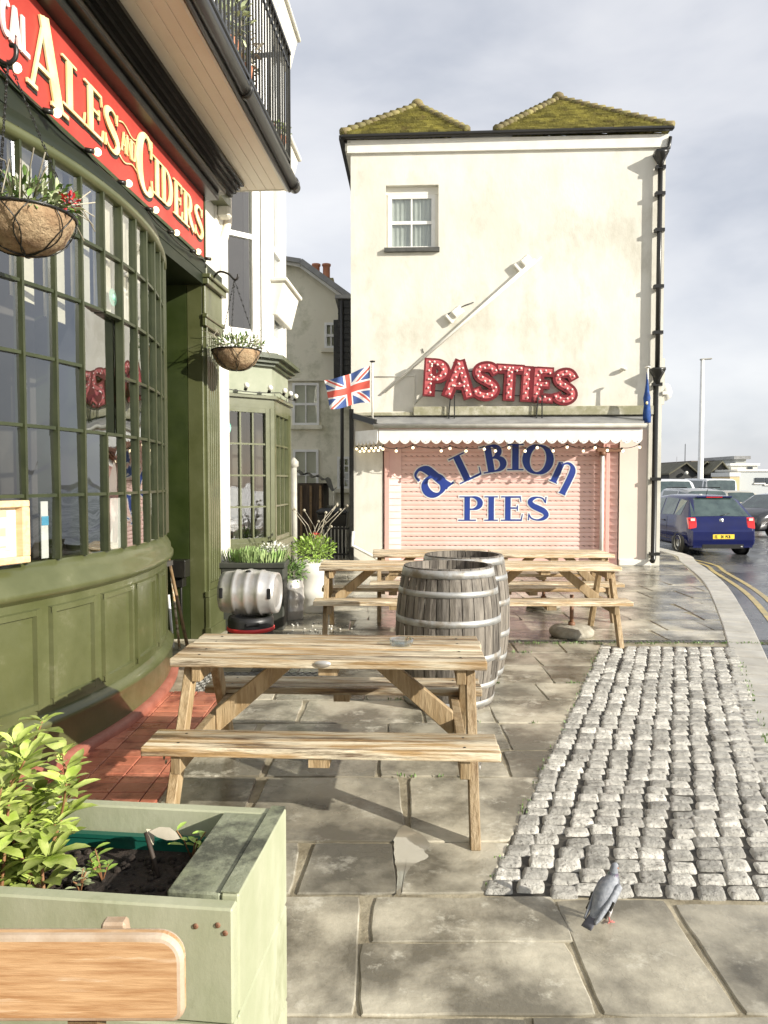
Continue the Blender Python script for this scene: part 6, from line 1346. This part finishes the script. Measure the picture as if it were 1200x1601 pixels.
for s in (-1, 1):
    for y_ in (1.30, 2.35): b = MB(M); b.box(s * .826 - .004, s * .826 + .006 * s, y_, y_ + .012, .35, .93); b.build('door_seam', blackm, cr)
    b = MB(M); b.box(s * .835 - .012, s * .835 + .012, 1.42, 1.58, .80, .83); b.build('door_handle', blue, cr)
b = MB(M); b.tube([(.45, .1, .25), (.45, -.03, .24)], .025, 8); b.build('exhaust', rim, cr)
white_car = mat('car_white', (.72, .73, .72), None, 2, .2, coat=.8); silver = mat('car_silver', (.42, .43, .42), None, 2, .25, metal=.4, coat=.8); beige = mat('car_gold', (.45, .42, .33), None, 2, .25, coat=.8); black_car = mat('car_black', (.02, .022, .025), None, 2, .12, coat=1)
est = [(0.0, .92, .28, .70, .72, .8), (.05, .99, .22, .95, .99, .80), (.35, 1, .22, .97, 1.42, .76), (1.0, 1, .22, .97, 1.50, .78), (2.4, 1, .22, .95, 1.50, .78), (3.2, 1, .22, .95, 1.0, .8), (4.2, .96, .22, .80, .84, .8), (4.5, .85, .3, .60, .62, .8)]
def reardetail(t, W, plate_c, zl=.8):
    M = WM[t]
    for s in (-1, 1): b = MB(M); b.box(s * (W / 2 - .14) - .08, s * (W / 2 - .14) + .08, -.01, .06, zl - .12, zl + .14); b.build('tail_lamp', lampred, t, bevel=.02)
    b = MB(M); b.box(-.26, .26, -.035, -.01, .50, .61); b.build('number_plate', MATS['plate_yellow'], t)
    b = MB(M); b.box(-W / 2 + .06, W / 2 - .06, -.03, .1, .30, .50); b.build('bumper', blackm, t, bevel=.03)
def place(px, py, Y): z = rz_(Y); p = PX(px, py, Y); return (p.x, Y, z)
est2 = [(y, wf, zb, a, b_ + (.0 if b_ - a < .2 else .12), rf) for y, wf, zb, a, b_, rf in est]
c = car('silver_estate_car', 'silver estate car with roof bars parked ahead of the blue hatchback', 'car', place(1112, 760, 25), R(1), 4.5, 1.75, 1.62, silver, est2, .31); reardetail(c, 1.75, 0)
for s in (-1, 1): b = MB(WM[c]); b.tube([(s * .58, .6, 1.66), (s * .58, 2.3, 1.66)], .02, 6); b.build('roof_bar', blackm, c)
van = [(0.0, .97, .3, 1.0, 2.25, .90), (.06, 1, .28, 1.05, 2.32, .90), (2.6, 1, .28, 1.05, 2.34, .90), (3.7, 1, .28, 1.05, 2.28, .86), (4.35, 1, .28, 1.10, 1.18, .8), (4.9, .95, .3, .90, .95, .8), (5.0, .88, .35, .7, .72, .8)]
# camper style van facing the camera behind the corner of the building
vf = [(0, .90, .32, .72, .74, .8), (.06, .96, .28, .98, 1.02, .8), (.35, 1, .28, 1.10, 1.14, .8), (.95, 1, .28, 1.12, 1.92, .84), (1.4, 1, .28, 1.12, 2.02, .86), (4.4, 1, .28, 1.12, 2.02, .86), (4.6, .97, .3, 1.1, 1.95, .84)]
c = car('white_van', 'white van with a wide greenish windscreen facing the camera beside the cream building', 'van', place(1062, 790, 30), R(-4), 4.6, 1.95, 2.02, white_car, vf, .33, wx=(.85, 3.6))
c = car('small_white_van', 'white van with rear windows parked farther off beyond the silver estate', 'van', place(1128, 770, 40), R(3), 4.9, 1.9, 2.2, white_car, [(0.0, .95, .3, 1.15, 1.2, .9), (.08, 1, .28, 1.2, 1.98, .86), (.3, 1, .28, 1.2, 2.06, .88)] + [(2.8, 1, .28, 1.2, 2.08, .88), (3.4, 1, .28, 1.15, 1.9, .84), (4.1, 1, .28, 1.05, 1.1, .8), (4.8, .9, .3, .8, .84, .8)], .33); reardetail(c, 1.9, 0, 1.0)
c = car('pale_gold_estate', 'pale gold estate car seen from behind on the far side of the road', 'car', place(1162, 790, 33), R(-6), 4.3, 1.72, 1.5, beige, est, .31); reardetail(c, 1.72, 0)
blk = [(0.0, .88, .25, .60, .62, .8), (.15, .96, .22, .78, .82, .8), (.95, 1, .22, .92, .96, .8), (1.7, 1, .22, .94, 1.40, .72), (2.4, 1, .22, .95, 1.46, .75), (3.5, 1, .22, .96, 1.42, .74), (4.0, 1, .22, .98, 1.02, .8), (4.3, .93, .28, .80, .82, .8)]
c = car('black_car', 'glossy black car facing the camera at the right edge across the road', 'car', place(1150, 812, 25), R(-62), 4.3, 1.75, 1.46, black_car, blk, .32, wx=(.85, 3.4))
# ---------------------------------------------------------------- lamp posts and far buildings
def lamppost(label, px, ptop, Y, r_, head, m, name='street_lamp', cat='street lamp'):
    z0 = rz_(Y); p = PX(px, ptop, Y); t = thing(name, label, cat, (p.x, Y, z0)); b = MB(); b.tube([(p.x, Y, z0), (p.x, Y, z0 + 1.2), (p.x, Y, z0 + 1.25), (p.x, Y, p.z)], r_, 12, rr=[r_ * 1.4, r_ * 1.4, r_, r_ * .65]); b.build('column', m, t)
    if head: b = MB(); b.beam((p.x - .12, Y, p.z), (p.x + .5, Y, p.z + .04), .22, .07); b.beam((p.x - .1, Y, p.z - .03), (p.x + .1, Y, p.z - .03), .1, .16); b.build('lamp_head', MATS['grey_gutter'], t, bevel=.02)
lamppost('tall white street lamp with a flat head rising behind the parked cars', 1098, 562, 41, .16, True, whitetrim)
lamppost('thin dark mast standing beyond the black huts', 1071, 694, 75, .05, False, blackm, 'mast', 'mast')
lamppost('thinner pale mast left of the dark mast beyond the huts', 1058, 714, 78, .035, False, slate, 'mast', 'mast')
tar = mat('tarred_hut_board', (.03, .03, .028), (.055, .055, .05), 3, .7, stretch=(1, 1, 6)); hutroof = mat('hut_roof_felt', (.10, .095, .06), (.14, .13, .09), 3, .8)
def hut(px0, px1, pye, pyp, Y, dep, label, gable_px):
    z0 = -.4; a, c_, pk = PX(px0, pye, Y), PX(px1, pye, Y), PX(gable_px, pyp, Y); t = thing('fishing_hut', label, 'hut', ((a.x + c_.x) / 2, Y, z0), group='black fishing huts')
    b = MB(); pr = [Vector((a.x, Y, z0)), Vector((c_.x, Y, z0)), Vector((c_.x, Y, a.z)), Vector((pk.x, Y, pk.z)), Vector((a.x, Y, a.z))]; b.add(pr + [v + Vector((0, dep, 0)) for v in pr], [(0, 1, 2, 3, 4), (9, 8, 7, 6, 5), (0, 5, 6, 1), (1, 6, 7, 2), (4, 9, 5, 0)]); b.build('wall', tar, t)
    b = MB()
    for u, v in ((a, pk), (c_, pk)): d = (v - u); d.z *= 1; e0 = u - d * .1 + Vector((0, 0, .06)); b.add([e0 + Vector((0, -.3, 0)), v + Vector((0, -.3, .06)), v + Vector((0, dep + .3, .06)), e0 + Vector((0, dep + .3, 0)), e0 + Vector((0, -.3, .12)), v + Vector((0, -.3, .18)), v + Vector((0, dep + .3, .18)), e0 + Vector((0, dep + .3, .12))], [(0, 1, 2, 3), (7, 6, 5, 4), (0, 4, 5, 1), (1, 5, 6, 2), (3, 7, 4, 0)])
    b.build('roof', hutroof, t); b = MB(); b.ball((pk.x, Y - .25, pk.z - .7), .16, 8, 5); b.build('lamp', bulboff, t)
hut(1046, 1090, 742, 726, 60, 6, 'black boarded fishing hut at the left end of the row beyond the cars', 1071)
hut(1082, 1124, 742, 724, 62, 6, 'black boarded fishing hut in the middle of the row behind the street lamp', 1103)
hut(1108, 1141, 742, 724, 60, 8, 'black boarded fishing hut at the right end of the row before the cream hall', 1127)
def block(name, label, cat, px0, px1, pyt, Y, dep, m, roofm, oh=.3, wins=(), th=.3):
    a, c_ = PX(px0, pyt, Y), PX(px1, pyt, Y); z0 = -.45; t = thing(name, label, cat, ((a.x + c_.x) / 2, Y, z0)); b = MB(); b.box(a.x, c_.x, Y, Y + dep, z0, a.z); b.build('wall', m, t); b = MB(); b.box(a.x - oh, c_.x + oh, Y - oh, Y + dep + oh, a.z, a.z + th); b.build('roof', roofm, t)
    for (w0, w1, wt, wb) in wins: p, q = PX(w0, wt, Y), PX(w1, wb, Y); b = MB(); b.box(p.x, q.x, Y - .06, Y + .1, q.z, p.z); wo_ = b.build('window', mat('far_window', (.06, .07, .08), None, 4, .1), t); b = MB(); b.box(p.x - .08, q.x + .08, Y - .09, Y - .03, q.z - .1, q.z); b.build('sill', whitetrim, wo_)
    return t
block('brown_roofed_hall', 'long low hall with a brown roof behind the black huts', 'building', 1084, 1150, 726, 75, 10, mat('fawn_wall', (.40, .34, .26), None, 4, .8), mat('brown_roof', (.14, .11, .085), None, 4, .8), .4, (), .35)
block('cream_hall', 'cream flat roofed building with a small upper window right of the huts', 'building', 1143, 1184, 728, 66, 10, cream, whitetrim, .15, ((1168, 1176, 730, 736),), .2)
block('tower_block', 'short pale stepped roof block rising above the cream hall', 'building', 1150, 1166, 718, 70, 6, mat('grey_render', (.42, .43, .40), None, 4, .7), slate, .3)
block('grey_building', 'pale grey flat roofed building with dark windows at the right edge', 'building', 1154, 1240, 737, 56, 12, mat('pale_grey_wall', (.50, .53, .53), None, 4, .6), whitetrim, .1, ((1180, 1194, 747, 755), (1196, 1215, 747, 757), (1220, 1232, 747, 757)), .15)
block('yellow_kiosk', 'low pale yellow kiosk in front of the grey building', 'kiosk', 1141, 1156, 745, 54, 3, mat('yellow_wall', (.66, .52, .28), None, 4, .6), whitetrim, .05)
